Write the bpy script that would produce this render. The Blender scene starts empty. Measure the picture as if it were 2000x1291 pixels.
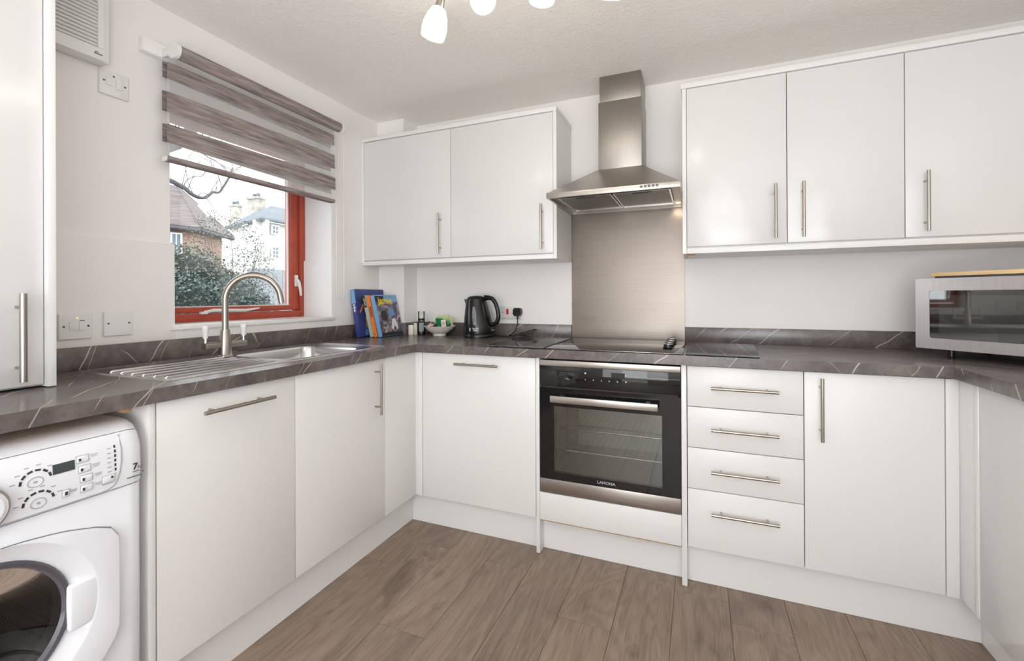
import bpy, bmesh, math, random
from mathutils import Vector, Matrix
random.seed(7)
C = bpy.context.scene.collection
S = bpy.context.scene
PI = math.pi

# ------------------------------------------------------------------ camera
cd = bpy.data.cameras.new('camera'); cam = bpy.data.objects.new('camera', cd); C.objects.link(cam); S.camera = cam
yaw, pit, rol = 0.3915, -0.0013, -0.0043
fw = Vector((-math.sin(yaw), math.cos(yaw), 0)); rt = Vector((math.cos(yaw), math.sin(yaw), 0)); up = Vector((0, 0, 1))
fw2 = fw*math.cos(pit) - up*math.sin(pit); up2 = up*math.cos(pit) + fw*math.sin(pit)
rt3 = rt*math.cos(rol) + up2*math.sin(rol); up3 = up2*math.cos(rol) - rt*math.sin(rol)
M = Matrix((rt3, up3, -fw2)).transposed().to_4x4(); M.translation = (1.915, -2.5186, 1.16)
cam.matrix_world = M
cd.sensor_width = 36; cd.lens = 883.35*36/2000
cd.shift_x = 0.0004; cd.shift_y = -66.8/2000
cd.clip_start = 0.02; cd.clip_end = 300

# ------------------------------------------------------------------ colour management, world, lights
S.view_settings.view_transform = 'Standard'; S.view_settings.look = 'None'
S.view_settings.gamma = 1; S.view_settings.use_curve_mapping = False
S.view_settings.exposure = -0.57
S.cycles.use_denoising = True
S.cycles.max_bounces = 14; S.cycles.diffuse_bounces = 8; S.cycles.glossy_bounces = 5; S.cycles.transparent_max_bounces = 12
S.cycles.sample_clamp_indirect = 8
W = bpy.data.worlds.new('world'); S.world = W; W.use_nodes = True
bg = W.node_tree.nodes['Background']; bg.inputs[0].default_value = (0.93, 0.965, 1.0, 1); bg.inputs[1].default_value = 6.2

def area(name, loc, rot, sx, sy, power, col=(1, 1, 1), portal=False):
    l = bpy.data.lights.new(name, 'AREA'); l.shape = 'RECTANGLE'; l.size = sx; l.size_y = sy; l.energy = power; l.color = col
    if portal: l.cycles.is_portal = True
    o = bpy.data.objects.new(name, l); C.objects.link(o); o.location = loc; o.rotation_euler = rot
    return o
area('ceiling_bounce_fill', (2.1, -3.2, 0.75), (PI, 0, 0), 1.4, 0.8, 66, (0.93, 0.97, 1.0))  # unseen up-facing fill, added to brighten the ceiling from behind the camera
area('rear_fill_light', (1.75, -4.30, 1.10), (PI/2, 0, 0), 2.0, 1.2, 47, (0.94, 0.97, 1.0))  # added soft fill at the rear, lights the walls under the cupboards
area('window_portal', (-0.30, -0.967, 1.54), (0, -PI/2, 0), 0.95, 0.84, 1, portal=True)
area('rear_opening_portal', (1.75, -4.42, 1.12), (PI/2, 0, 0), 0.8, 2.1, 1, portal=True)  # samples sky light coming through the added rear opening

# ------------------------------------------------------------------ materials
def lin(c):
    return tuple((x/12.92 if x <= 0.04045 else ((x+0.055)/1.055)**2.4) for x in [v/255 for v in c])
class NT:
    def __init__(s, name):
        s.m = bpy.data.materials.new(name); s.m.use_nodes = True; s.t = s.m.node_tree; s.n = s.t.nodes
        s.b = s.n['Principled BSDF']; s.out = s.n['Material Output']; s._tc = None
    def node(s, typ, **kw):
        n = s.n.new(typ)
        for k, v in kw.items(): setattr(n, k, v)
        return n
    def link(s, a, b): s.t.links.new(a, b)
    def tc(s, scale=(1, 1, 1), rot=(0, 0, 0), loc=(0, 0, 0), offset=None):
        if s._tc is None: s._tc = s.node('ShaderNodeTexCoord')
        mp = s.node('ShaderNodeMapping'); mp.inputs['Scale'].default_value = scale; mp.inputs['Rotation'].default_value = rot
        mp.inputs['Location'].default_value = loc
        if offset is not None:
            a = s.node('ShaderNodeVectorMath', operation='ADD'); s.link(s._tc.outputs['Object'], a.inputs[0]); s.link(offset, a.inputs[1])
            s.link(a.outputs[0], mp.inputs['Vector'])
        else: s.link(s._tc.outputs['Object'], mp.inputs['Vector'])
        return mp.outputs['Vector']
    def noise(s, vec, scale, detail=4, rough=0.5, dist=0.0):
        n = s.node('ShaderNodeTexNoise'); n.inputs['Scale'].default_value = scale; n.inputs['Detail'].default_value = detail
        n.inputs['Roughness'].default_value = rough; n.inputs['Distortion'].default_value = dist
        s.link(vec, n.inputs['Vector']); return n.outputs['Fac']
    def ramp(s, fac, stops):
        r = s.node('ShaderNodeValToRGB'); e = r.color_ramp.elements
        while len(e) < len(stops): e.new(0.5)
        for el, (p, c) in zip(e, stops): el.position = p; el.color = (*c, 1) if len(c) == 3 else c
        s.link(fac, r.inputs[0]); return r.outputs['Color']
    def mix(s, fac, a, b, mode='MIX'):
        m = s.node('ShaderNodeMix', data_type='RGBA', blend_type=mode)
        for i, v in ((0, fac), (6, a), (7, b)):
            if hasattr(v, 'links'): s.link(v, m.inputs[i])
            elif i == 0: m.inputs[0].default_value = v
            else: m.inputs[i].default_value = (*v, 1)
        return m.outputs[2]
    def math(s, op, a, b=0.0, clamp=False):
        m = s.node('ShaderNodeMath', operation=op, use_clamp=clamp)
        for i, v in enumerate((a, b)):
            if hasattr(v, 'links'): s.link(v, m.inputs[i])
            else: m.inputs[i].default_value = v
        return m.outputs[0]
    def bump(s, h, strength, dist=0.01):
        b = s.node('ShaderNodeBump'); b.inputs['Strength'].default_value = strength; b.inputs['Distance'].default_value = dist
        s.link(h, b.inputs['Height']); s.link(b.outputs[0], s.b.inputs['Normal'])
    def set(s, col=None, rough=None, metal=None, spec=None, coat=None):
        if col is not None:
            if hasattr(col, 'links'): s.link(col, s.b.inputs['Base Color'])
            else: s.b.inputs['Base Color'].default_value = (*col, 1)
        if rough is not None:
            if hasattr(rough, 'links'): s.link(rough, s.b.inputs['Roughness'])
            else: s.b.inputs['Roughness'].default_value = rough
        if metal is not None: s.b.inputs['Metallic'].default_value = metal
        if spec is not None: s.b.inputs['Specular IOR Level'].default_value = spec
        if coat is not None: s.b.inputs['Coat Weight'].default_value = coat; s.b.inputs['Coat Roughness'].default_value = 0.03
        return s.m

def plain(name, col, rough=0.4, metal=0, spec=0.5, var=0.04, nscale=6, coat=None, bump=0):
    n = NT(name); c = lin(col) if max(col) > 1.5 else col
    f = n.noise(n.tc(), nscale, 3)
    n.set(n.ramp(f, [(0.3, tuple(x*(1-var) for x in c)), (0.7, tuple(min(1, x*(1+var)) for x in c))]), rough, metal, spec, coat)
    if bump: n.bump(n.noise(n.tc(), 60, 4), bump, 0.002)
    return n.m

MAT = {}
MAT['gloss'] = plain('white_gloss_laminate', (0.735, 0.73, 0.724), 0.20, var=0.006, nscale=2)
MAT['satin'] = plain('white_satin_laminate', (0.80, 0.797, 0.790), 0.30, var=0.006, nscale=2)
MAT['wallpaint'] = plain('warm_white_wall_paint', (0.87, 0.85, 0.84), 0.6, spec=0.3, var=0.012, nscale=3, bump=0.05)
MAT['whitepaint'] = plain('white_paint', (0.84, 0.84, 0.83), 0.35, var=0.01)
MAT['plastic'] = plain('white_plastic', (0.80, 0.797, 0.790), 0.3, var=0.01)
MAT['machine'] = plain('white_enamel', (0.85, 0.87, 0.92), 0.22, var=0.006)
MAT['greyprint'] = plain('grey_print', (110, 110, 114), 0.5)
MAT['lightprint'] = plain('pale_grey_print', (178, 178, 182), 0.5)
MAT['darkprint'] = plain('dark_print', (58, 58, 62), 0.4)
MAT['display'] = plain('dark_display', (66, 74, 76), 0.2)
MAT['black'] = plain('black_plastic', (17, 16, 17), 0.24, var=0.1)
MAT['blackglass'] = plain('black_glass', (0.012, 0.011, 0.011), 0.03, var=0.05)
MAT['darkvoid'] = plain('dark_recess', (0.02, 0.02, 0.02), 0.6)
MAT['chrome'] = plain('polished_chrome', (0.75, 0.74, 0.72), 0.12, 1.0, var=0.02)
MAT['chip'] = plain('raw_chipboard', (176, 142, 104), 0.8, var=0.18, nscale=120)
MAT['red'] = plain('red_brown_window_paint', (0.45, 0.075, 0.042), 0.42, var=0.12, nscale=14)
MAT['rubber'] = plain('grey_rubber', (70, 72, 74), 0.6)
MAT['beech'] = None

def steel(name, col, rough, axis):
    n = NT(name); sc = [3, 3, 3]; sc[axis] = 3
    for i in range(3):
        if i != axis: sc[i] = 260
    v = n.tc(scale=tuple(sc)); f = n.noise(v, 1.0, 3, 0.6)
    g = n.noise(n.tc(), 3.5, 3)
    c = n.ramp(f, [(0.3, tuple(x*0.93 for x in col)), (0.7, tuple(min(1, x*1.05) for x in col))])
    r = n.math('ADD', n.math('MULTIPLY', f, 0.08), n.math('ADD', n.math('MULTIPLY', g, 0.10), rough-0.09))
    n.set(c, r, 1.0)
    n.bump(f, 0.05, 0.0006)
    return n.m
MAT['steel_x'] = steel('brushed_steel_across', (0.50, 0.465, 0.43), 0.32, 0)
MAT['steel_z'] = steel('brushed_steel_upright', (0.34, 0.315, 0.29), 0.38, 2)
MAT['splash'] = steel('brushed_steel_splash', (0.195, 0.168, 0.147), 0.30, 0)
MAT['nickel'] = steel('brushed_nickel', (0.45, 0.41, 0.365), 0.25, 2)
MAT['nickel_x'] = steel('brushed_nickel_x', (0.45, 0.41, 0.365), 0.25, 0)
MAT['nickel_y'] = steel('brushed_nickel_y', (0.45, 0.41, 0.365), 0.25, 1)
MAT['sinksteel'] = steel('stainless_sink_steel', (0.70, 0.70, 0.71), 0.22, 1)
MAT['mwsteel'] = steel('microwave_steel', (0.52, 0.49, 0.48), 0.32, 2)
MAT['meshfilter'] = steel('aluminium_filter_mesh', (0.40, 0.39, 0.37), 0.45, 0)

def mk_stone():
    n = NT('veined_grey_stone_laminate')
    v = n.tc()
    a = n.noise(v, 9, 6, 0.62, 0.4); b = n.noise(v, 55, 4, 0.6)
    f = n.math('ADD', n.math('MULTIPLY', a, 0.7), n.math('MULTIPLY', b, 0.3))
    base = n.ramp(f, [(0.36, lin((80, 71, 69))), (0.5, lin((97, 89, 87))), (0.64, lin((116, 106, 103)))])
    # thin diagonal veins: slightly warped parallel sheets in space, broken up by masks
    def vein(nrm, freq, width, mscale, lo, hi, ph, warp):
        w = n.noise(v, 2.6, 3, 0.55); w2 = n.noise(v, 0.9, 1)
        d = n.node('ShaderNodeVectorMath', operation='DOT_PRODUCT'); n.link(v, d.inputs[0]); d.inputs[1].default_value = nrm
        q = n.math('ADD', n.math('ADD', n.math('MULTIPLY', d.outputs['Value'], freq), n.math('MULTIPLY', w, warp)), n.math('MULTIPLY', w2, 3.0))
        q = n.math('ABSOLUTE', n.math('SUBTRACT', n.math('FRACT', n.math('ADD', q, ph)), 0.5))
        line = n.ramp(q, [(0.0, (1, 1, 1)), (width*freq, (0.25, 0.25, 0.25)), (width*freq*1.8, (0, 0, 0))])
        mp = n.tc(loc=(ph*7, ph*3, ph*5))
        return n.math('MULTIPLY', line, n.ramp(n.noise(mp, mscale, 2), [(lo, (0, 0, 0)), (hi, (1, 1, 1))]))
    v1 = vein((0.80, 0.75, -0.55), 5.5, 0.0019, 5.0, 0.45, 0.53, 0.13, 0.6)
    v2 = vein((0.66, 0.70, 0.62), 4.0, 0.0012, 6.0, 0.48, 0.58, 0.57, 0.8)
    v3 = vein((0.55, 0.95, -0.42), 9.0, 0.0010, 8.0, 0.47, 0.57, 0.81, 0.8)
    v2 = n.math('MAXIMUM', v2, v3)
    vv = n.math('MULTIPLY', n.math('MAXIMUM', v1, n.math('MULTIPLY', v2, 0.8)), 0.95)
    c = n.mix(vv, base, lin((208, 198, 190)))
    n.set(c, n.math('ADD', n.math('MULTIPLY', b, 0.12), 0.19), spec=0.65)
    n.bump(b, 0.08, 0.0008)
    return n.m
MAT['stone'] = mk_stone()

def mk_plank():
    n = NT('grey_brown_oak_plank')
    oi = n.node('ShaderNodeObjectInfo')
    off = n.node('ShaderNodeVectorMath', operation='SCALE'); off.inputs['Scale'].default_value = 37.0
    cb = n.node('ShaderNodeCombineXYZ'); n.link(oi.outputs['Random'], cb.inputs[0]); n.link(oi.outputs['Random'], cb.inputs[1]); n.link(oi.outputs['Random'], cb.inputs[2])
    n.link(cb.outputs[0], off.inputs[0])
    v = n.tc(scale=(1, 0.22, 1), offset=off.outputs[0])
    warp = n.noise(v, 5.0, 3, 0.55, 0.6)
    rings = n.math('FRACT', n.math('MULTIPLY', warp, 11.0))
    rings = n.math('ABSOLUTE', n.math('SUBTRACT', rings, 0.5))
    fine = n.noise(n.tc(scale=(1, 0.03, 1), offset=off.outputs[0]), 260, 3, 0.6)
    med = n.noise(n.tc(scale=(1, 0.2, 1), offset=off.outputs[0]), 9, 5, 0.62, 0.8)
    knot = n.ramp(n.noise(n.tc(scale=(1, 0.55, 1), offset=off.outputs[0]), 6.5, 3, 0.6, 0.8), [(0.61, (0, 0, 0)), (0.72, (1, 1, 1))])
    f = n.math('ADD', n.math('ADD', n.math('MULTIPLY', rings, 0.24), n.math('MULTIPLY', fine, 0.50)), n.math('MULTIPLY', med, 0.38))
    col = n.ramp(f, [(0.26, lin((105, 90, 80))), (0.50, lin((141, 124, 111))), (0.74, lin((166, 149, 136)))])
    tint = n.ramp(oi.outputs['Random'], [(0.0, (0.92, 0.90, 0.89)), (0.5, (1.0, 0.98, 0.96)), (1.0, (1.07, 1.03, 0.99))])
    col = n.mix(1.0, col, tint, 'MULTIPLY')
    col = n.mix(n.math('MULTIPLY', knot, 0.55), col, lin((92, 74, 62)))
    n.set(col, n.math('ADD', n.math('MULTIPLY', med, 0.15), 0.36), spec=0.4)
    n.bump(f, 0.12, 0.0012)
    return n.m
MAT['plank'] = mk_plank()

def mk_ceiling():
    n = NT('textured_ceiling_paint')
    v = n.tc(); f = n.noise(v, 55, 3, 0.6, 0.8); g = n.noise(v, 20, 2)
    n.set((0.92, 0.89, 0.85), 0.7, spec=0.25)
    n.bump(n.math('ADD', f, n.math('MULTIPLY', g, 0.5)), 0.55, 0.007)
    return n.m
MAT['ceiling'] = mk_ceiling()

def mk_fabric():
    n = NT('grey_brown_slub_blind_fabric')
    f = n.noise(n.tc(scale=(1, 0.035, 1)), 210, 4, 0.7); g = n.noise(n.tc(scale=(1, 0.10, 1)), 70, 3)
    s = n.math('ADD', n.math('MULTIPLY', f, 0.6), n.math('MULTIPLY', g, 0.4))
    c = n.ramp(s, [(0.38, lin((130, 119, 119))), (0.52, lin((173, 160, 157))), (0.66, lin((203, 191, 186)))])
    n.set(c, 0.85, spec=0.15)
    tr = n.node('ShaderNodeBsdfTranslucent'); n.link(c, tr.inputs['Color'])
    mx = n.node('ShaderNodeMixShader'); mx.inputs[0].default_value = 0.28
    n.link(n.b.outputs[0], mx.inputs[1]); n.link(tr.outputs[0], mx.inputs[2]); n.link(mx.outputs[0], n.out.inputs['Surface'])
    n.bump(s, 0.25, 0.001)
    return n.m
MAT['fabric'] = mk_fabric()

def mk_sheer():
    n = NT('sheer_voile'); n.set((0.80, 0.80, 0.79), 0.9, spec=0.1)
    f = n.noise(n.tc(scale=(1, 1, 1)), 900, 1)
    tp = n.node('ShaderNodeBsdfTransparent')
    mx = n.node('ShaderNodeMixShader'); n.link(n.math('ADD', n.math('MULTIPLY', f, 0.15), 0.12), mx.inputs[0])
    n.link(tp.outputs[0], mx.inputs[1]); n.link(n.b.outputs[0], mx.inputs[2]); n.link(mx.outputs[0], n.out.inputs['Surface'])
    return n.m
MAT['sheer'] = mk_sheer()

def mk_glass(name, tint, refl, rough=0.0):
    n = NT(name)
    tp = n.node('ShaderNodeBsdfTransparent'); tp.inputs[0].default_value = (*tint, 1)
    gl = n.node('ShaderNodeBsdfGlossy'); gl.inputs['Roughness'].default_value = rough; gl.inputs['Color'].default_value = (1, 1, 1, 1)
    fr = n.node('ShaderNodeFresnel'); fr.inputs['IOR'].default_value = refl
    nz = n.noise(n.tc(), 4, 2)
    mx = n.node('ShaderNodeMixShader'); n.link(n.math('ADD', fr.outputs[0], n.math('MULTIPLY', nz, 0.004)), mx.inputs[0])
    n.link(tp.outputs[0], mx.inputs[1]); n.link(gl.outputs[0], mx.inputs[2]); n.link(mx.outputs[0], n.out.inputs['Surface'])
    return n.m
MAT['pane'] = mk_glass('clear_window_glass', (0.97, 0.98, 0.98), 1.45)
MAT['ovenglass'] = mk_glass('smoked_oven_glass', (0.80, 0.81, 0.79), 1.95)
MAT['jarglass'] = mk_glass('clear_jar_glass', (0.93, 0.93, 0.92), 1.45)
MAT['drumglass'] = mk_glass('tinted_door_glass', (0.38, 0.36, 0.34), 1.45)
MAT['hobglass'] = plain('black_ceramic_glass', (0.018, 0.017, 0.017), 0.05, spec=0.5, var=0.05)
MAT['hobglass'].node_tree.nodes['Principled BSDF'].inputs['IOR'].default_value = 2.3
MAT['boardglass'] = plain('smoked_grey_glass', (0.055, 0.058, 0.060), 0.05, spec=0.5, var=0.04)
MAT['boardglass'].node_tree.nodes['Principled BSDF'].inputs['IOR'].default_value = 1.7
MAT['mwglass'] = plain('mirror_black_door_glass', (0.012, 0.011, 0.011), 0.03, var=0.05)
MAT['mwglass'].node_tree.nodes['Principled BSDF'].inputs['IOR'].default_value = 2.2
MAT['oven_enamel'] = plain('grey_oven_enamel', (205, 206, 200), 0.35)

def emit(name, col, strength):
    n = NT(name); n.set((0.9, 0.88, 0.85), 0.3)
    f = n.noise(n.tc(), 12, 2)
    n.link(n.ramp(f, [(0.2, col), (0.8, tuple(min(1, c*1.03) for c in col))]), n.b.inputs['Emission Color'])
    n.b.inputs['Emission Strength'].default_value = strength
    return n.m
MAT['shade'] = emit('lit_frosted_glass', (1.0, 0.91, 0.80), 14.0)
MAT['hoodlamp'] = emit('lit_halogen_lens', (1.0, 0.72, 0.42), 2.0)
MAT['neon'] = emit('orange_neon', (1.0, 0.45, 0.15), 1.2)

def mk_wood(name, a, b, axis_scale, sc=40):
    n = NT(name); f = n.noise(n.tc(scale=axis_scale), sc, 4, 0.6, 0.3)
    n.set(n.ramp(f, [(0.35, lin(a)), (0.65, lin(b))]), 0.5); return n.m
MAT['beech'] = mk_wood('pale_beech', (214, 178, 128), (236, 206, 158), (0.06, 1, 1))

def brick_mat():
    n = NT('red_brick_wall'); br = n.node('ShaderNodeTexBrick'); n.link(n.tc(rot=(PI/2, 0, 0.3)), br.inputs['Vector'])
    br.inputs['Scale'].default_value = 4.4; br.inputs['Color1'].default_value = (*lin((138, 108, 96)), 1); br.inputs['Color2'].default_value = (*lin((156, 126, 112)), 1)
    br.inputs['Mortar'].default_value = (*lin((170, 152, 140)), 1); br.inputs['Mortar Size'].default_value = 0.015
    n.set(br.outputs['Color'], 0.9); return n.m
def tile_mat(name, a, b, sc=9):
    n = NT(name); br = n.node('ShaderNodeTexBrick'); n.link(n.tc(rot=(PI/2, 0, 0)), br.inputs['Vector'])
    br.inputs['Scale'].default_value = sc; br.inputs['Color1'].default_value = (*lin(a), 1); br.inputs['Color2'].default_value = (*lin(b), 1)
    br.inputs['Mortar'].default_value = (*[x*0.6 for x in lin(a)], 1); br.inputs['Row Height'].default_value = 0.3; br.inputs['Brick Width'].default_value = 0.4
    g = n.noise(n.tc(), 6, 4)
    n.set(n.mix(n.math('MULTIPLY', g, 0.6), br.outputs['Color'], lin(b)), 0.9); return n.m
MAT['brick'] = brick_mat()
MAT['rooftile'] = tile_mat('brown_clay_roof_tiles', (88, 80, 80), (122, 112, 110), 5)
MAT['slate'] = tile_mat('blue_grey_roof_slate', (104, 112, 120), (124, 132, 138), 6)
MAT['render'] = plain('cream_render', (0.84, 0.83, 0.79), 0.9)
MAT['chimneystone'] = plain('weathered_chimney_stone', (176, 170, 162), 0.9, var=0.25, nscale=3)
MAT['winblue'] = plain('far_window_glass', (104, 118, 134), 0.15)
MAT['soil'] = plain('garden_ground', (84, 84, 70), 0.95, var=0.3)
MAT['bounce_pale'] = plain('pale_bounce_paving', (205, 200, 190), 0.9, var=0.1)  # pale so the added rear slab bounces skylight indoors
MAT['fence'] = plain('weathered_grey_fence', (150, 154, 160), 0.9, var=0.2, nscale=12)
MAT['bark'] = plain('grey_bark', (88, 86, 92), 0.95, var=0.3, nscale=25)
def leaf_mat(name, a, b, c):
    n = NT(name); g = n.noise(n.tc(), 14, 5, 0.7)
    n.set(n.ramp(g, [(0.32, lin(a)), (0.5, lin(b)), (0.72, lin(c))]), 0.42, spec=0.6); return n.m
MAT['leaf_dark'] = leaf_mat('ivy_leaf', (34, 48, 44), (62, 80, 76), (120, 138, 132))
MAT['leaf_olive'] = leaf_mat('olive_leaf', (62, 68, 58), (92, 98, 86), (132, 136, 122))
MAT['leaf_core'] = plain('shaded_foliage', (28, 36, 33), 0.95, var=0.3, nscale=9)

# ------------------------------------------------------------------ mesh helpers
ORG = {}
def merge(bm, src):
    me = bpy.data.meshes.new('tmp'); src.to_mesh(me); src.free(); bm.from_mesh(me); bpy.data.meshes.remove(me)
class MB:
    def __init__(s): s.bm = bmesh.new()
    def box(s, x0, x1, y0, y1, z0, z1, bev=0.0, seg=2):
        b = bmesh.new()
        bmesh.ops.create_cube(b, size=1, matrix=Matrix.Translation(((x0+x1)/2, (y0+y1)/2, (z0+z1)/2)) @ Matrix.Diagonal((abs(x1-x0), abs(y1-y0), abs(z1-z0), 1)))
        if bev: bmesh.ops.bevel(b, geom=b.edges[:], offset=bev, segments=seg, profile=0.5, affect='EDGES')
        for f in b.faces: f.smooth = False
        merge(s.bm, b); return s
    def rbox(s, c, size, mat, bev=0.0, seg=2):
        b = bmesh.new(); bmesh.ops.create_cube(b, size=1, matrix=Matrix.Diagonal((*size, 1)))
        if bev: bmesh.ops.bevel(b, geom=b.edges[:], offset=bev, segments=seg, profile=0.5, affect='EDGES')
        bmesh.ops.transform(b, matrix=Matrix.Translation(c) @ mat.to_4x4(), verts=b.verts[:])
        for f in b.faces: f.smooth = False
        merge(s.bm, b); return s
    def ring_loft(s, rings, cap0=True, cap1=True, closed=True):
        vs = [[s.bm.verts.new(p) for p in r] for r in rings]; n = len(rings[0])
        for a, b in zip(vs[:-1], vs[1:]):
            for i in range(n if closed else n-1):
                j = (i+1) % n
                s.bm.faces.new((a[i], a[j], b[j], b[i])).smooth = True
        if cap0: s.bm.faces.new(vs[0][::-1])
        if cap1: s.bm.faces.new(vs[-1])
        return s
    def cyl(s, p0, p1, r0, r1=None, n=16):
        r1 = r0 if r1 is None else r1
        p0, p1 = Vector(p0), Vector(p1); d = (p1-p0).normalized(); a = d.orthogonal().normalized(); b = d.cross(a)
        def ring(p, r): return [p + a*math.cos(2*PI*i/n)*r + b*math.sin(2*PI*i/n)*r for i in range(n)]
        return s.ring_loft([ring(p0, r0), ring(p1, r1)])
    def tube(s, pts, r, n=10, closed=False):
        pts = [Vector(p) for p in pts]; rr = r if isinstance(r, (list, tuple)) else [r]*len(pts)
        rings = []; pa = None; m = len(pts)
        for i, p in enumerate(pts):
            if closed: d = pts[(i+1) % m]-pts[i-1]
            else: d = pts[min(i+1, m-1)]-pts[max(i-1, 0)]
            d.normalize()
            a = d.orthogonal().normalized() if pa is None else (pa - d*pa.dot(d)).normalized()
            pa = a; b = d.cross(a)
            rings.append([p + a*math.cos(2*PI*k/n)*rr[i] + b*math.sin(2*PI*k/n)*rr[i] for k in range(n)])
        if closed: rings.append(rings[0]); return s.ring_loft(rings, False, False)
        return s.ring_loft(rings)
    def lathe(s, prof, c=(0, 0, 0), n=32, cap0=True, cap1=True, sx=1, sy=1):
        rings = [[Vector((c[0]+r*math.cos(2*PI*i/n)*sx, c[1]+r*math.sin(2*PI*i/n)*sy, c[2]+z)) for i in range(n)] for r, z in prof]
        return s.ring_loft(rings, cap0, cap1)
    def prism(s, poly, axis, a, b):
        def P(p, t):
            return Vector((t, p[0], p[1])) if axis == 'x' else Vector((p[0], t, p[1])) if axis == 'y' else Vector((p[0], p[1], t))
        return s.ring_loft([[P(p, a) for p in poly], [P(p, b) for p in poly]])
    def face(s, pts): s.bm.faces.new([s.bm.verts.new(p) for p in pts]); return s
    def mesh(s, name, mat, off=(0, 0, 0), smooth=30):
        bmesh.ops.recalc_face_normals(s.bm, faces=s.bm.faces[:])
        bmesh.ops.translate(s.bm, vec=-Vector(off), verts=s.bm.verts[:])
        me = bpy.data.meshes.new(name); s.bm.to_mesh(me); s.bm.free()
        if smooth: me.set_sharp_from_angle(angle=math.radians(smooth))
        else:
            for p in me.polygons: p.use_smooth = False
        if mat: me.materials.append(MAT[mat])
        return me
def link(name, me, parent=None, loc=(0, 0, 0)):
    o = bpy.data.objects.new(name, me); C.objects.link(o)
    if parent is not None: o.parent = parent; o.location = Vector(loc)-ORG[parent.name]
    else: o.location = loc
    ORG[o.name] = Vector(loc); return o
def tag(o, label, cat, group=None, kind=None):
    if label: o['label'] = label
    if cat: o['category'] = cat
    if group: o['group'] = group
    if kind: o['kind'] = kind
    return o
def thing(name, label, cat, loc=(0, 0, 0), group=None, rot=None):
    o = bpy.data.objects.new(name, None); C.objects.link(o); o.location = loc; o.empty_display_size = 0.05
    ORG[o.name] = Vector(loc) if rot is None else Vector((0, 0, 0))
    if rot is not None: o.rotation_euler = rot
    return tag(o, label, cat, group)
def part(name, mb, mat, parent, smooth=30, label=None):
    """mesh given in world coordinates (local ones under a rotated root)"""
    og = ORG[parent.name]
    o = bpy.data.objects.new(name, mb.mesh(name, mat, og, smooth)); C.objects.link(o); o.parent = parent; ORG[o.name] = og
    if label: o['label'] = label
    return o
def solo(name, mb, mat, label, cat, loc, group=None, smooth=30):
    o = bpy.data.objects.new(name, mb.mesh(name, mat, loc, smooth)); C.objects.link(o); o.location = loc; ORG[o.name] = Vector(loc)
    return tag(o, label, cat, group)
def struct(name, mb, mat, loc=(0, 0, 0), smooth=0):
    o = bpy.data.objects.new(name, mb.mesh(name, mat, loc, smooth)); C.objects.link(o); o.location = loc; ORG[o.name] = Vector(loc)
    o['kind'] = 'structure'; return o
def rrect(cx, cy, hx, hy, r, z, k=5):
    pts = []
    for sx, sy, a0 in ((1, 1, 0), (-1, 1, PI/2), (-1, -1, PI), (1, -1, 1.5*PI)):
        for i in range(k+1):
            a = a0 + PI/2*i/k
            pts.append(Vector((cx+sx*(hx-r)+math.cos(a)*r, cy+sy*(hy-r)+math.sin(a)*r, z)))
    return pts
def text_mb(txt, size, mat4, depth=0.0003, align='CENTER', bold=0.0, sx=1.0):
    cu = bpy.data.curves.new('lettering', 'FONT'); cu.body = txt; cu.size = size; cu.extrude = depth; cu.align_x = align; cu.align_y = 'CENTER'; cu.offset = bold; cu.resolution_u = 3
    ob = bpy.data.objects.new('lettering', cu); C.objects.link(ob)
    dg = bpy.context.evaluated_depsgraph_get(); me = bpy.data.meshes.new_from_object(ob.evaluated_get(dg))
    bpy.data.objects.remove(ob); bpy.data.curves.remove(cu)
    mb = MB(); mb.bm.from_mesh(me); bpy.data.meshes.remove(me)
    bmesh.ops.transform(mb.bm, matrix=mat4 @ Matrix.Diagonal((sx, 1, 1, 1)), verts=mb.bm.verts[:])
    return mb
def frame(o, xa, ya):
    """4x4 with text x along xa, text up along ya, at o"""
    xa = Vector(xa).normalized(); ya = Vector(ya).normalized(); za = xa.cross(ya)
    m = Matrix((xa, ya, za)).transposed().to_4x4(); m.translation = o; return m

ZT, ZB = 0.9244, 0.8862          # worktop top / underside
YF, XF = -0.5807, 0.5847         # front planes of the base doors (back run, left run)
YW, XW = -0.6009, 0.6041         # worktop edges
ZC = 2.287                       # ceiling
XR = 3.285                       # right wall
YB = -4.35                       # wall behind the camera
YU = -0.2954                     # front plane of the wall cupboard doors

# ------------------------------------------------------------------ room
fl = struct('floor', MB().box(-0.05, XR+0.05, YB-0.05, 0.05, -0.08, -0.010), 'darkvoid')
PW = 0.1937; random.seed(3)
joint = {0: -0.9, 1: -0.70, 2: -1.21, 3: -0.72, 4: -1.62, 5: -0.937, 6: -1.36, 7: -0.62, 8: -0.737, 9: -1.1}
cache = {}
def plank_mesh(w, L):
    key = (round(w, 4), round(L, 3))
    if key not in cache:
        g, d = 0.0005, 0.0016
        mb = MB(); a = [Vector((x*(w/2-g), y*(L/2-g), -0.010)) for x, y in ((-1, -1), (1, -1), (1, 1), (-1, 1))]
        b = [Vector((p.x, p.y, -0.0012)) for p in a]; c = [Vector((p.x-math.copysign(d, p.x), p.y-math.copysign(d, p.y), 0)) for p in a]
        mb.ring_loft([a, b, c]); cache[key] = mb.mesh('plank', 'plank', smooth=0)
    return cache[key]
for k in range(0, 10):
    x0 = 0.3703 + k*PW
    y = joint[k] + 1.292; ys = []
    if y > -0.3: ys.append(-0.3)
    cuts = [-0.30]; yy = joint[k]
    while yy > -0.30: yy -= 1.292
    while yy > -3.9: cuts.append(yy); yy -= 1.292
    cuts.append(-4.30)
    for a, b in zip(cuts[:-1], cuts[1:]):
        link('plank', plank_mesh(PW, a-b), fl, (x0+PW*1.0, (a+b)/2, 0))
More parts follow.
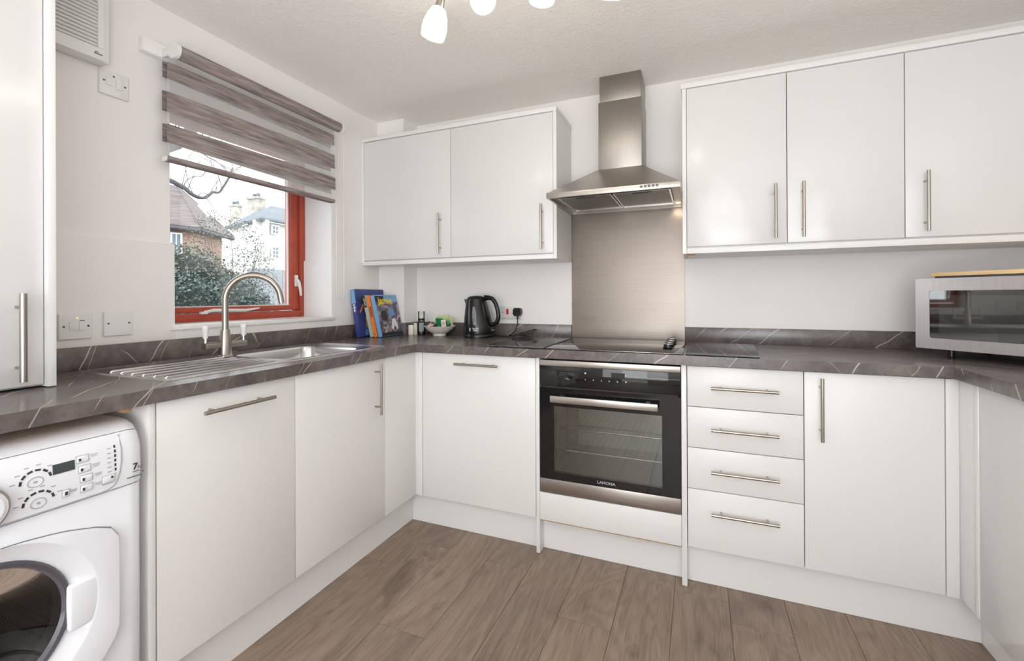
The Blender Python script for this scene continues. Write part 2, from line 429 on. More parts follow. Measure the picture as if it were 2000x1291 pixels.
for k in (10, 11):
    x0 = 0.3703 + k*PW
    for a, b in ((-0.30, -1.1-0.2*(k-10)), (-1.1-0.2*(k-10), -2.392-0.2*(k-10)), (-2.392-0.2*(k-10), -4.3)):
        link('plank', plank_mesh(PW, a-b), fl, (x0+PW, (a+b)/2, 0))
struct('ceiling', MB().box(-0.3, XR+0.2, YB-0.2, 0.2, ZC, ZC+0.1), 'ceiling')
WY0, WY1, WZ0, WZ1 = -1.392, -0.542, 1.052, 2.03     # window opening
struct('wall_left', MB().box(-0.3, 0, YB, WY0, -0.08, ZC).box(-0.3, 0, WY1, 0.2, -0.08, ZC).box(-0.3, 0, WY0, WY1, -0.08, WZ0-0.018).box(-0.3, 0, WY0, WY1, WZ1, ZC), 'wallpaint')
struct('wall_back', MB().box(0, XR, 0, 0.2, -0.08, ZC), 'wallpaint')
struct('wall_right', MB().box(XR, XR+0.2, YB, 0.2, -0.08, ZC), 'wallpaint')
struct('wall_rear', MB().box(-0.3, 1.35, YB-0.2, YB, -0.08, ZC).box(2.15, XR+0.2, YB-0.2, YB, -0.08, ZC).box(1.35, 2.15, YB-0.2, YB, 2.17, ZC), 'wallpaint')  # opening in the unseen wall is added to let sky light in
struct('trim_1', MB().box(0, 0.2028, -0.1439, 0, 0.0, ZC), 'wallpaint')                       # boxed-in corner
TZ = 1.372
struct('trim_2', MB().box(0, 0.010, -3.9, WY0+0.014, ZT, TZ, 0.002).box(0, 0.010, WY1-0.012, -0.1439, ZT, TZ, 0.002).box(0, 0.010, WY0+0.0145, WY1-0.0125, ZT, WZ0-0.0175)
       .box(-0.198, 0.008, WY0, WY0+0.014, WZ0, TZ, 0.002).box(-0.198, 0.008, WY1-0.012, WY1, WZ0, TZ, 0.002), 'wallpaint', smooth=30)   # painted-over tiling

MAT['revealpaint'] = plain('brilliant_white_reveal_paint', (0.88, 0.885, 0.89), 0.4, var=0.01)
struct('trim_3', MB().box(-0.198, -0.001, WY0, WY0+0.003, TZ, WZ1).box(-0.198, -0.001, WY1-0.003, WY1, TZ, WZ1).box(-0.198, -0.001, WY0+0.003, WY1-0.003, WZ1-0.003, WZ1)
       .box(-0.198, 0.0065, WY0+0.014, WY0+0.0155, WZ0, TZ).box(-0.198, 0.0065, WY1-0.0135, WY1-0.012, WZ0, TZ), 'revealpaint')       # painted window reveal
# window
wn = bpy.data.objects.new('window_1', None); C.objects.link(wn); wn.location = (-0.22, -0.967, WZ0); ORG['window_1'] = Vector((-0.22, -0.967, WZ0)); wn['kind'] = 'structure'
fx0, fx1 = -0.27, -0.20
part('frame', MB().box(fx0, fx1, WY0, WY0+0.035, WZ0, WZ1, 0.003).box(fx0, fx1, WY1-0.034, WY1, WZ0, WZ1, 0.003).box(fx0, fx1, WY0+0.035, WY1-0.034, WZ0, WZ0+0.036, 0.003).box(fx0, fx1, WY0+0.035, WY1-0.034, WZ1-0.036, WZ1, 0.003), 'red', wn)
a0, a1, b0, b1 = WY0+0.037, WY1-0.036, WZ0+0.040, WZ1-0.038
sx0, sx1 = -0.265, -0.212
part('sash', MB().box(sx0, sx1, a0, a0+0.05, b0, b1, 0.006).box(sx0, sx1, a1-0.050, a1, b0, b1, 0.006).box(sx0, sx1, a0+0.05, a1-0.05, b0, b0+0.026, 0.004).box(sx0, sx1, a0+0.05, a1-0.05, b1-0.05, b1, 0.006), 'red', wn)
part('gasket', MB().box(-0.243, -0.232, a1-0.056, a1-0.0505, b0+0.026, b1-0.05).box(-0.243, -0.232, a0+0.0505, a0+0.056, b0+0.026, b1-0.05).box(-0.243, -0.226, a0+0.05, a1-0.05, b0+0.0262, b0+0.031), 'plastic', wn)
part('pane', MB().box(-0.240, -0.236, a0+0.048, a1-0.048, b0+0.02, b1-0.048), 'pane', wn)
part('window_sill', MB().box(-0.198, 0.021, WY0-0.004, WY1+0.006, WZ0-0.017, WZ0, 0.003), 'whitepaint', wn)
part('handle', MB().box(-0.212, -0.200, -0.611, -0.590, 1.225, 1.290, 0.004).tube([(-0.196, -0.600, 1.262), (-0.186, -0.600, 1.245), (-0.182, -0.594, 1.205), (-0.184, -0.589, 1.172)], [0.008, 0.009, 0.008, 0.006], 8), 'plastic', wn)
part('casement_stay', MB().tube([(-0.186, -1.135, 1.096), (-0.184, -1.09, 1.103), (-0.184, -0.93, 1.099), (-0.196, -0.845, 1.108)], [0.006, 0.008, 0.007, 0.004], 8).box(-0.200, -0.180, -1.15, -1.12, 1.086, 1.098, 0.002), 'plastic', wn)

# ------------------------------------------------------------------ worktop, upstands, plinths
wt = thing('worktop', 'grey stone-effect worktop with pale veins running round the kitchen in a U', 'worktop', (1.6, -0.6, ZB))
BX0, BX1, BY0, BY1 = 0.155, 0.492, -1.265, -0.860
YL = -3.9
slab = MB()
slab.box(0, BX0, YL, YW, ZB, ZT).box(BX1, XW, YL, YW, ZB, ZT).box(BX0, BX1, YL, BY0, ZB, ZT).box(BX0, BX1, BY1, YW, ZB, ZT)
slab.box(0, XR, YW, 0, ZB, ZT).box(2.6856, XR, YL+0.6, YW, ZB, ZT)
part('slab', slab, 'stone', wt, 0)
part('underside', MB().box(0.01, XW-0.006, -3.8, -1.79, ZB-0.0008, ZB-0.0001), 'chip', wt, 0, 'raw chipboard underside above the washing machine')
part('fixing_block', MB().box(0.555, 0.58, -1.842, -1.822, ZB-0.014, ZB-0.001, 0.002), 'chip', wt)
def up(name, mb, label, loc): return solo(name, mb, 'stone', label, 'upstand', loc, 'worktop upstands')
up('upstand', MB().box(0.010, 0.028, -1.86, -0.144, ZT, 1.0, 0.0015), 'long grey stone-effect upstand behind the sink under the window', (0.019, -1, ZT))
up('upstand', MB().box(0.028, 0.2208, -0.162, -0.144, ZT, 1.0, 0.0015).box(0.203, 0.2208, -0.144, -0.0185, ZT, 1.0).box(0.203, 1.2485, -0.018, 0, ZT, 1.0, 0.0015), 'grey stone-effect upstand behind the kettle and the bowl', (0.7, -0.01, ZT))
up('upstand', MB().box(1.8505, XR, -0.018, 0, ZT, 1.0, 0.0015), 'grey stone-effect upstand right of the steel splashback', (2.5, -0.01, ZT))
def plinth(mb, label, loc): return solo('plinth', mb, 'satin', label, 'plinth', loc, 'white plinths')
plinth(MB().box(0.512, 0.530, -1.772, -0.512, 0.001, 0.15), 'white plinth along the floor below the sink cupboards', (0.52, -1.1, 0))
plinth(MB().box(0.531, 1.2315, -0.531, -0.513, 0.001, 0.15), 'white plinth along the floor left of the oven', (0.9, -0.52, 0))
plinth(MB().box(1.249, 1.8495, -0.526, -0.508, 0.001, 0.149), 'white plinth along the floor beneath the oven', (1.55, -0.517, 0))
plinth(MB().box(1.8705, 2.7815, -0.531, -0.513, 0.001, 0.15), 'white plinth along the floor below the four drawers', (2.3, -0.52, 0))
plinth(MB().box(2.782, 2.80, -3.2, -0.5125, 0.001, 0.15), 'white plinth under the plain right-hand cupboards', (2.79, -1.8, 0))

# ------------------------------------------------------------------ cupboards
hcache = {}
def bar_handle(door, c, L, axis, nrm, r=0.006):
    """stainless T-bar handle, a child of its door; nrm points into the room from the door face"""
    key = (L, axis, nrm, r)
    if key not in hcache:
        A = Vector({'x': (1, 0, 0), 'y': (0, 1, 0), 'z': (0, 0, 1)}[axis]); N = Vector(nrm); mb = MB()
        mb.cyl(N*0.035 - A*L/2, N*0.035 + A*L/2, r, n=14)
        for s in (-1, 1): mb.cyl(A*s*L*0.345, A*s*L*0.345 + N*0.035, 0.0042, n=10)
        hcache[key] = mb.mesh('handle', {'x': 'nickel_x', 'y': 'nickel_y', 'z': 'nickel'}[axis])
    return link('handle', hcache[key], door, c)
NB, NL = (0, -1, 0), (1, 0, 0)
DT = 0.019
def bdoor(root, x0, x1, z0, z1, y=YF, name='door', mat='satin'):
    return part(name, MB().box(x0+0.0015, x1-0.0015, y, y+DT-0.001, z0, z1, 0.0012), mat, root)
def ldoor(root, y0, y1, z0, z1, x=XF, name='door', mat='satin'):
    return part(name, MB().box(x-DT+0.001, x, y0+0.0015, y1-0.0015, z0, z1, 0.0012), mat, root)
ZD, ZDT = 0.160, 0.882
def base_b(label, x0, x1):
    t = thing('base_cabinet', label, 'cabinet', ((x0+x1)/2, -0.3, 0.15), 'base cabinets')
    part('carcass', MB().box(x0+0.001, x1-0.001, YF+DT, -0.02, 0.152, ZB-0.001), 'satin', t)
    return t
def base_l(label, y0, y1):
    t = thing('base_cabinet', label, 'cabinet', (0.3, (y0+y1)/2, 0.15), 'base cabinets')
    return t
def lcarc(t, y0, y1, top): part('carcass', MB().box(0.012, XF-DT, y0+0.001, y1-0.001, 0.152, top), 'satin', t)
t = base_l('white cupboard under the draining board with a horizontal bar handle', -1.772, -1.3225); lcarc(t, -1.772, -1.3225, ZB-0.001)
d = ldoor(t, -1.770, -1.3225, ZD, ZDT); bar_handle(d, (XF, -1.549, 0.832), 0.232, 'y', NL)
t = base_l('white cupboard under the sink bowl with an upright bar handle', -1.3225, -0.8235); lcarc(t, -1.3225, -0.8235, 0.70)
d = ldoor(t, -1.3225, -0.8235, ZD, ZDT); bar_handle(d, (XF, -0.8915, 0.753), 0.224, 'z', NL)
t = thing('corner_panel', 'plain white panel filling the left inner corner beside the sink cupboard', 'panel', (XF, -0.7, 0.15))
part('panel', MB().box(XF-DT+0.001, XF, -0.8225, YF, ZD-0.002, ZDT, 0.001), 'satin', t)
part('post', MB().box(XF-DT+0.001, 0.624, YF, YF+0.018, ZD-0.002, ZDT, 0.001), 'satin', t)
t = base_b('white integrated appliance front left of the oven with a short horizontal handle', 0.626, 1.231)
d = bdoor(t, 0.626, 1.231, ZD, ZDT); bar_handle(d, (0.9415, YF, 0.8375), 0.229, 'x', NB)
def endp(mb, label, loc): return solo('end_panel', mb, 'satin', label, 'panel', loc, 'upright end panels')
endp(MB().box(0.012, XF+0.001, -1.789, -1.7725, 0.001, ZB-0.0015, 0.001), 'white upright panel between the washing machine and the draining board cupboard', (0.3, -1.78, 0))
endp(MB().box(1.232, 1.2485, YF-0.001, -0.02, 0.001, ZB-0.001, 0.001), 'white upright panel reaching the floor on the left side of the oven', (1.24, -0.3, 0))
endp(MB().box(1.850, 1.870, YF-0.001, -0.02, 0.001, ZB-0.001, 0.001), 'white upright panel reaching the floor between oven and drawers', (1.86, -0.3, 0))
t = base_b('white unit of four drawers with horizontal bar handles right of the oven', 1.871, 2.2705)
for z0, z1, hz in ((0.7225, ZDT, 0.8035), (0.560, 0.7195, 0.6415), (0.3965, 0.557, 0.478), (ZD+0.003, 0.3935, 0.316)):
    d = bdoor(t, 1.8715, 2.2705, z0, z1, name='drawer'); bar_handle(d, (2.0725, YF, hz), 0.229, 'x', NB)
t = base_b('white cupboard right of the drawers with an upright bar handle', 2.2705, 2.6715)
d = bdoor(t, 2.2705, 2.6715, ZD+0.003, ZDT); bar_handle(d, (2.3205, YF, 0.752), 0.226, 'z', NB)
XRD = 2.707
t = thing('corner_panel', 'narrow white corner panel with double upright seam at the right inner corner', 'panel', (2.69, YF, 0.15))
part('post', MB().box(2.673, XRD, YF, YF+0.018, ZD, ZDT, 0.001), 'satin', t)
part('panel', MB().box(XRD, XRD+0.018, -0.668, YF+0.018, ZD+0.005, ZDT, 0.001), 'satin', t)
part('bead', MB().box(XRD-0.003, XRD+0.015, -0.694, -0.6705, ZD+0.006, ZDT, 0.004), 'satin', t)
t = thing('base_cabinet', 'plain white cupboard side under the microwave worktop at the right edge', 'cabinet', (3.0, -1.2, 0.15), 'base cabinets')
part('carcass', MB().box(XRD+DT, XR-0.002, -1.90, -0.605, 0.152, ZB-0.001), 'satin', t)
part('door', MB().box(XRD, XRD+DT-0.001, -1.30, -0.6965, ZD-0.001, ZDT, 0.001), 'gloss', t)
part('door', MB().box(XRD, XRD+DT-0.001, -1.90, -1.3035, ZD-0.001, ZDT, 0.001), 'gloss', t)

# wall cupboards
ZU0, ZU1 = 1.386, 2.108
def wallcab(label, x0, x1, doors):
    t = thing('wall_cabinet', label, 'cabinet', ((x0+x1)/2, -0.15, 1.38), 'wall cabinets')
    if x0 < 0.1:   # notched round the boxed-in corner
        part('carcass', MB().box(x0+0.001, x1-0.001, YU+DT, -0.1445, 1.3795, 2.1110).box(0.2035, x1-0.001, -0.1445, -0.001, 1.3795, 2.1110), 'satin', t)
    else: part('carcass', MB().box(x0+0.001, x1-0.001, YU+DT, -0.001, 1.3795, 2.1110), 'satin', t)
    for a, b, hx in doors:
        d = bdoor(t, a, b, ZU0, ZU1, YU, mat='gloss'); bar_handle(d, (hx, YU, 1.519), 0.231, 'z', NB)
    return t
wallcab('white gloss wall cupboard in the left corner beside the window', 0.020, 0.6285, [(0.020, 0.6285, 0.5645)])
wallcab('white gloss wall cupboard immediately left of the cooker hood', 0.6285, 1.2300, [(0.6285, 1.2300, 1.1735)])
wallcab('white gloss double wall cupboard immediately right of the cooker hood', 1.8675, 2.6645, [(1.8675, 2.2655, 2.2195), (2.2655, 2.6645, 2.3205)])
wallcab('white gloss wall cupboard above the microwave at the right edge', 2.6645, 3.266, [(2.6645, 3.266, 2.7245)])
def wtrim(name, mb, label, cat, loc, grp): return solo(name, mb, 'satin', label, cat, loc, grp)
wtrim('cornice', MB().box(0.001, 1.2505, YU-0.006, -0.1445, 2.1115, 2.1345, 0.001).box(0.2035, 1.2505, -0.1445, -0.001, 2.1115, 2.1345), 'white cornice board on top of the wall cupboards left of the hood', 'cornice', (0.6, -0.15, 2.11), 'cupboard cornices')
wtrim('cornice', MB().box(1.8450, XR-0.001, YU-0.006, -0.001, 2.1115, 2.1345, 0.001), 'white cornice board on top of the wall cupboards right of the hood', 'cornice', (2.5, -0.15, 2.11), 'cupboard cornices')
wtrim('pelmet', MB().box(0.001, 1.2295, YU-0.001, -0.1445, 1.356, 1.379, 0.001).box(0.2035, 1.2295, -0.1445, -0.001, 1.356, 1.379), 'white board under the wall cupboards above the kettle', 'pelmet', (0.6, -0.15, 1.356), 'cupboard pelmets')
wtrim('pelmet', MB().box(1.868, XR-0.001, YU-0.001, -0.001, 1.354, 1.379, 0.001), 'white board under the wall cupboards above the microwave', 'pelmet', (2.5, -0.15, 1.354), 'cupboard pelmets')
def wend(mb, label, loc): return wtrim('cupboard_side', mb, label, 'panel', loc, 'wall cupboard side panels')
wend(MB().box(0.001, 0.0195, YU-0.001, -0.1445, 1.3795, 2.111), 'white side panel of the wall cupboards against the window wall', (0.01, -0.2, 1.38))
wend(MB().box(1.2305, 1.2485, YU-0.001, -0.001, 1.356, 2.111), 'white side panel of the wall cupboards touching the hood on its left', (1.24, -0.15, 1.38))
t = thing('cupboard_side', 'white side panel with small fixing below, touching the hood on its right', 'panel', (1.859, -0.15, 1.354), 'wall cupboard side panels')
part('side', MB().box(1.8500, 1.8670, YU-0.001, -0.001, 1.354, 2.111), 'satin', t)
part('fixing', MB().box(1.861, 1.869, -0.26, -0.245, 1.340, 1.3535).box(1.869, 1.905, -0.262, -0.250, 1.3495, 1.3535), 'chip', t, label='small brown metal fixing')

# tall cupboard standing on the worktop, left
t = thing('tall_cabinet', 'tall white cupboard standing on the worktop at the left edge', 'cabinet', (0.15, -2.2, ZT))
part('carcass', MB().box(0.012, 0.284, -2.60, -1.880, ZT+0.004, ZC-0.02), 'satin', t)
part('side', MB().box(0.012, 0.320, -1.879, -1.8615, ZT+0.003, ZC-0.002, 0.001), 'satin', t)
d = part('door', MB().box(0.285, 0.304, -2.60, -1.8815, ZT+0.010, ZC-0.004, 0.001), 'gloss', t)
bar_handle(d, (0.304, -1.933, 1.062), 0.224, 'z', NL, 0.0075)

# ------------------------------------------------------------------ splashback and hood
solo('splashback', MB().box(1.2495, 1.8495, -0.006, -0.0005, ZT+0.001, 1.64), 'splash', 'brushed steel splashback on the wall between hob and hood', 'splashback', (1.55, -0.003, ZT), smooth=0)
hd = thing('cooker_hood', 'stainless steel chimney hood hanging between the wall cupboards above the hob', 'hood', (1.55, -0.24, 1.62))
part('chimney', MB().box(1.446, 1.660, -0.210, -0.001, 1.806, 2.150, 0.002), 'steel_z', hd)
part('chimney_extension', MB().box(1.450, 1.656, -0.198, -0.001, 2.150, ZC-0.001, 0.002), 'steel_z', hd)
hx0, hx1, hy = 1.253, 1.847, -0.480
cb = MB(); r0 = [(hx0, hy), (hx1, hy), (hx1, -0.007), (hx0, -0.007)]; r1 = [(1.443, -0.213), (1.663, -0.213), (1.663, -0.007), (1.443, -0.007)]
cb.ring_loft([[Vector((*p, 1.648)) for p in r0], [Vector((*p, 1.806)) for p in r1]], cap0=False)
part('canopy', cb, 'steel_x', hd, 20)
part('front_strip', MB().box(hx0, hx1, hy-0.001, hy+0.012, 1.624, 1.648, 0.001), 'steel_x', hd)
part('rim', MB().box(hx0, hx0+0.010, hy+0.0125, -0.007, 1.624, 1.648).box(hx1-0.010, hx1, hy+0.0125, -0.007, 1.624, 1.648).box(hx0+0.01, hx1-0.01, -0.019, -0.007, 1.624, 1.648), 'steel_x', hd)
part('inner_tray', MB().box(hx0+0.011, hx1-0.011, hy+0.013, -0.02, 1.640, 1.647), 'steel_x', hd)
for x0, x1 in ((1.300, 1.548), (1.556, 1.804)):
    f = part('grease_filter', MB().box(x0, x1, -0.435, -0.095, 1.630, 1.6395), 'meshfilter', hd)
    e = 0.006
    part('filter_frame', MB().box(x0, x1, -0.435-e, -0.4352, 1.626, 1.6395).box(x0, x1, -0.0948, -0.095+e, 1.626, 1.6395).box(x0-0.001, x0+e, -0.435, -0.095, 1.626, 1.6298).box(x1-e, x1+0.001, -0.435, -0.095, 1.626, 1.6298), 'chrome', f)
    part('filter_latch', MB().box((x0+x1)/2-0.042, (x0+x1)/2+0.042, -0.418, -0.400, 1.6255, 1.6297, 0.001), 'darkprint', f)
for x in (1.687, 1.704, 1.720, 1.7365, 1.753):
    link('button', hcache.setdefault('hoodbtn', MB().cyl((0, 0, 0), (0, -0.005, 0), 0.0062, 0.0052, 12).mesh('button', 'greyprint')), hd, (x, hy-0.001, 1.6385))
MAT['lensoff'] = plain('unlit_lamp_lens', (170, 166, 160), 0.25)
lens = lambda m: MB().cyl((0, 0, 0), (0, 0, -0.004), 0.012, 0.011, 16).mesh('lamp_lens', m)
link('lamp_lens', lens('lensoff'), hd, (1.285, -0.055, 1.6395)); link('lamp_lens', lens('hoodlamp'), hd, (1.823, -0.055, 1.6395))
l = bpy.data.lights.new('hood_lamp', 'SPOT'); l.energy = 6; l.color = (1, 0.76, 0.50); l.spot_size = 2.6; l.spot_blend = 0.6; l.shadow_soft_size = 0.03
o = bpy.data.objects.new('hood_lamp', l); C.objects.link(o); o.location = (1.823, -0.050, 1.630)

# ------------------------------------------------------------------ oven
ov = thing('oven', 'built-in black glass and steel oven below the hob', 'oven', (1.549, -0.3, 0.283))
ox0, ox1 = 1.2515, 1.8475
sh = MB(); g0, g1, gy0, gy1 = 1.262, 1.838, -0.553, -0.03
sh.box(g0, g0+0.035, gy0, gy1, 0.285, 0.87).box(g1-0.035, g1, gy0, gy1, 0.285, 0.87).box(g0+0.035, g1-0.035, gy0, gy1, 0.285, 0.345).box(g0+0.035, g1-0.035, gy0, gy1, 0.70, 0.87).box(g0+0.035, g1-0.035, -0.06, gy1, 0.345, 0.70)
part('cavity', sh, 'oven_enamel' if 'oven_enamel' in MAT else 'greyprint', ov, 0)
part('top_trim', MB().box(ox0, ox1, YF-0.003, YF+0.022, 0.8515, 0.8765, 0.001), 'steel_x', ov)
cp = part('control_panel', MB().box(ox0, ox1, YF-0.001, YF+0.022, 0.7585, 0.851, 0.001), 'blackglass', ov)
bt = MB()
for x, z, r in ((1.460, 0.827, 0.0042), (1.460, 0.7995, 0.0025), (1.495, 0.7995, 0.0028), (1.530, 0.7985, 0.0026), (1.563, 0.799, 0.0028), (1.598, 0.7985, 0.0032), (1.632, 0.827, 0.0036), (1.633, 0.800, 0.0036)):
    bt.cyl((x, YF-0.0012, z), (x, YF-0.0018, z), r, n=10)
part('touch_symbols', bt, 'lightprint', cp)['kind'] = 'stuff'
part('display', MB().box(1.572, 1.628, YF-0.0016, YF-0.0009, 0.814, 0.836), 'darkvoid', cp)
od = MB(); wx0, wx1, wz0, wz1 = 1.317, 1.776, 0.378, 0.672
yy0, yy1 = YF-0.001, YF+0.022
od.box(ox0, wx0, yy0, yy1, 0.3455, 0.753).box(wx1, ox1, yy0, yy1, 0.3455, 0.753).box(wx0, wx1, yy0, yy1, 0.3455, wz0).box(wx0, wx1, yy0, yy1, wz1, 0.753)
dr = part('door', od, 'blackglass', ov, 0)
part('door_window', MB().box(wx0, wx1, yy0, yy0+0.004, wz0, wz1), 'ovenglass', dr, 0)
part('door_handle', MB().box(1.313, 1.763, YF-0.047, YF-0.036, 0.698, 0.727, 0.001).box(1.345, 1.363, YF-0.036, YF-0.001, 0.703, 0.722).box(1.713, 1.731, YF-0.036, YF-0.001, 0.703, 0.722), 'steel_x', dr)
part('lettering', text_mb('LAMONA', 0.0165, frame(Vector((1.548, YF-0.0014, 0.3625)), (1, 0, 0), (0, 0, 1)), bold=0.0003, sx=1.12), 'lightprint', dr, 0)
part('bottom_trim', MB().box(ox0, ox1, YF-0.003, YF+0.022, 0.2855, 0.345, 0.001), 'steel_x', ov)
rk = []
for z in (0.553, 0.453):
    mb = MB(); mb.tube([(1.30, -0.50, z), (1.80, -0.50, z)], 0.0035, 8).tube([(1.30, -0.09, z), (1.80, -0.09, z)], 0.0025, 6)
    for i in range(17): mb.tube([(1.33+0.0275*i, -0.50, z-0.002), (1.33+0.0275*i, -0.09, z-0.002)], 0.0014, 5)
    part('wire_rack', mb, 'chrome', ov)
for x in (1.302, 1.796):
    mb = MB()
    for z in (0.395, 0.43, 0.47, 0.50, 0.535, 0.575, 0.61): mb.tube([(x, -0.50, z), (x, -0.08, z)], 0.0022, 6)
    for y in (-0.50, -0.3, -0.09): mb.tube([(x, y, 0.39), (x, y, 0.62)], 0.0022, 6)
    part('rack_guide', mb, 'chrome', ov)
t = thing('filler_panel', 'white filler drawer front beneath the oven with a raw chipboard lower edge', 'panel', (1.549, YF, 0.15))
part('front', MB().box(1.2495, 1.8490, YF-0.001, YF+0.017, 0.156, 0.2795, 0.001), 'satin', t)
part('raw_edge', MB().box(1.2495, 1.8490, YF+0.0005, YF+0.017, 0.1515, 0.1558), 'chip', t, label='raw tan chipboard edge')

# ------------------------------------------------------------------ hob and glass boards
hb = thing('hob', 'black ceramic glass hob with four knobs in front of the steel splashback', 'hob', (1.567, -0.32, ZT))
part('glass_top', MB().box(1.278, 1.857, -0.584, -0.062, ZT+0.0005, ZT+0.006, 0.0015), 'hobglass', hb)
km = MB().lathe([(0.022, 0.0), (0.023, 0.004), (0.020, 0.006), (0.019, 0.019), (0.017, 0.021)], n=24).box(-0.004, 0.004, -0.019, 0.019, 0.0205, 0.0245, 0.001).mesh('knob', 'black')
kc = MB().lathe([(0.0185, 0.0192), (0.0197, 0.0195), (0.0188, 0.0222), (0.0172, 0.0222)], n=24, cap0=False, cap1=False).mesh('knob_ring', 'chrome')
for y in (-0.415, -0.325, -0.235, -0.145):
    k = link('knob', km, hb, (1.792, y, ZT+0.006)); link('knob_ring', kc, k, (1.792, y, ZT+0.006))
def gboard(label, poly, loc):
    t = thing('glass_worktop_saver', label, 'board', loc, 'glass worktop savers')
    part('glass', MB().prism(poly, 'z', ZT+0.003, ZT+0.008), 'boardglass', t, 0)
    f = hcache.setdefault('pad', MB().cyl((0, 0, 0), (0, 0, 0.003), 0.007, n=12).mesh('foot', 'rubber'))
    cx = sum(p[0] for p in poly)/4; cy = sum(p[1] for p in poly)/4
    for p in poly: link('foot', f, t, (cx+(p[0]-cx)*0.88, cy+(p[1]-cy)*0.88, ZT))
    return t
gboard('smoked glass worktop saver left of the hob by the kettle', [(0.985, -0.575), (1.274, -0.590), (1.268, -0.100), (0.985, -0.095)], (1.13, -0.34, ZT))
gboard('smoked glass worktop saver right of the hob', [(1.866, -0.585), (2.128, -0.597), (2.155, -0.110), (1.876, -0.090)], (2.0, -0.35, ZT))

# ------------------------------------------------------------------ sink and tap
sk = thing('sink', 'stainless steel inset sink with a ribbed draining board under the window', 'sink', (0.29, -1.2, ZT))
mb = MB(); ocx, ocy, ohx, ohy = 0.290, -1.2175, 0.232, 0.4915
icx, icy, ihx, ihy = (BX0+BX1)/2, (BY0+BY1)/2, (BX1-BX0)/2-0.003, (BY1-BY0)/2-0.003
z0 = ZT+0.0035
rings = [rrect(ocx, ocy, ohx, ohy, 0.02, ZT+0.0003), rrect(ocx, ocy, ohx-0.003, ohy-0.003, 0.02, z0), rrect(ocx, ocy, ohx-0.012, ohy-0.012, 0.018, z0), rrect(ocx, ocy, ohx-0.015, ohy-0.015, 0.016, z0-0.0016),
         rrect(icx, icy, ihx+0.0, ihy+0.0, 0.055, z0-0.0016), rrect(icx, icy, ihx-0.006, ihy-0.006, 0.052, z0-0.010), rrect(icx, icy, ihx-0.010, ihy-0.010, 0.05, ZT-0.13), rrect(icx, icy, ihx-0.035, ihy-0.035, 0.045, ZT-0.155), rrect(icx, icy, 0.045, 0.045, 0.044, ZT-0.160)]
part('basin', mb.ring_loft(rings, False, False), 'sinksteel', sk, 40)
part('waste', MB().lathe([(0.047, ZT-0.161), (0.047, ZT-0.158), (0.038, ZT-0.158), (0.030, ZT-0.166), (0.004, ZT-0.166)], (icx, icy, 0), 24), 'chrome', sk)
rm = MB().tube([(0, -0.195, -0.001), (0, -0.19, 0.0015), (0, 0.17, 0.0015), (0, 0.19, -0.001)], [0.002, 0.0045, 0.0045, 0.002], 8).mesh('drainer_rib', 'sinksteel')
for i, x in enumerate((0.195, 0.250, 0.305, 0.360, 0.415, 0.470)): link('drainer_rib', rm, sk, (x, -1.487, ZT+0.0022))
tp = thing('mixer_tap', 'brushed nickel swan-neck mixer tap with two white lever ends behind the sink', 'tap', (0.183, -1.296, ZT))
tx, ty = 0.183, -1.296
part('body', MB().lathe([(0.027, 0.0015), (0.027, 0.006), (0.024, 0.010), (0.0235, 0.04), (0.021, 0.07), (0.0165, 0.105), (0.0155, 0.110)], (tx, ty, ZT+0.0025), 28)
     .tube([(tx, ty-0.085, ZT+0.052), (tx, ty-0.04, ZT+0.052), (tx, ty+0.04, ZT+0.052), (tx, ty+0.085, ZT+0.052)], [0.0135, 0.0125, 0.0125, 0.0135], 16), 'nickel', tp)
az = math.radians(52); ux, uy = math.cos(az), math.sin(az); R = 0.098; zc = ZT+0.2285
pts = [(tx, ty, ZT+0.110), (tx, ty, ZT+0.16), (tx, ty, zc-0.01)]
for i in range(0, 21):
    a = PI - (PI+0.05)*i/20*0.955; pts.append((tx+ux*(R+R*math.cos(a)), ty+uy*(R+R*math.cos(a)), zc+R*math.sin(a)*1.02))
e = Vector(pts[-1]); dirv = (Vector(pts[-1])-Vector(pts[-2])).normalized(); pts.append(e+dirv*0.022)
part('spout', MB().tube(pts, 0.0118, 18), 'nickel', tp)
part('spout_tip', MB().cyl(Vector(pts[-1])+dirv*0.0005, Vector(pts[-1])+dirv*0.007, 0.0118, 0.0112, 18), 'chrome', tp)
for s in (-1, 1):
    lv = part('lever', MB().cyl((tx, ty+s*0.078, ZT+0.060), (tx, ty+s*0.078, ZT+0.082), 0.004, n=10), 'chrome', tp)
    part('lever_end', MB().lathe([(0.0075, 0.0), (0.009, 0.004), (0.009, 0.026), (0.0115, 0.032), (0.012, 0.044), (0.0105, 0.047)], (tx, ty+s*0.078, ZT+0.0825), 20), 'plastic', lv)

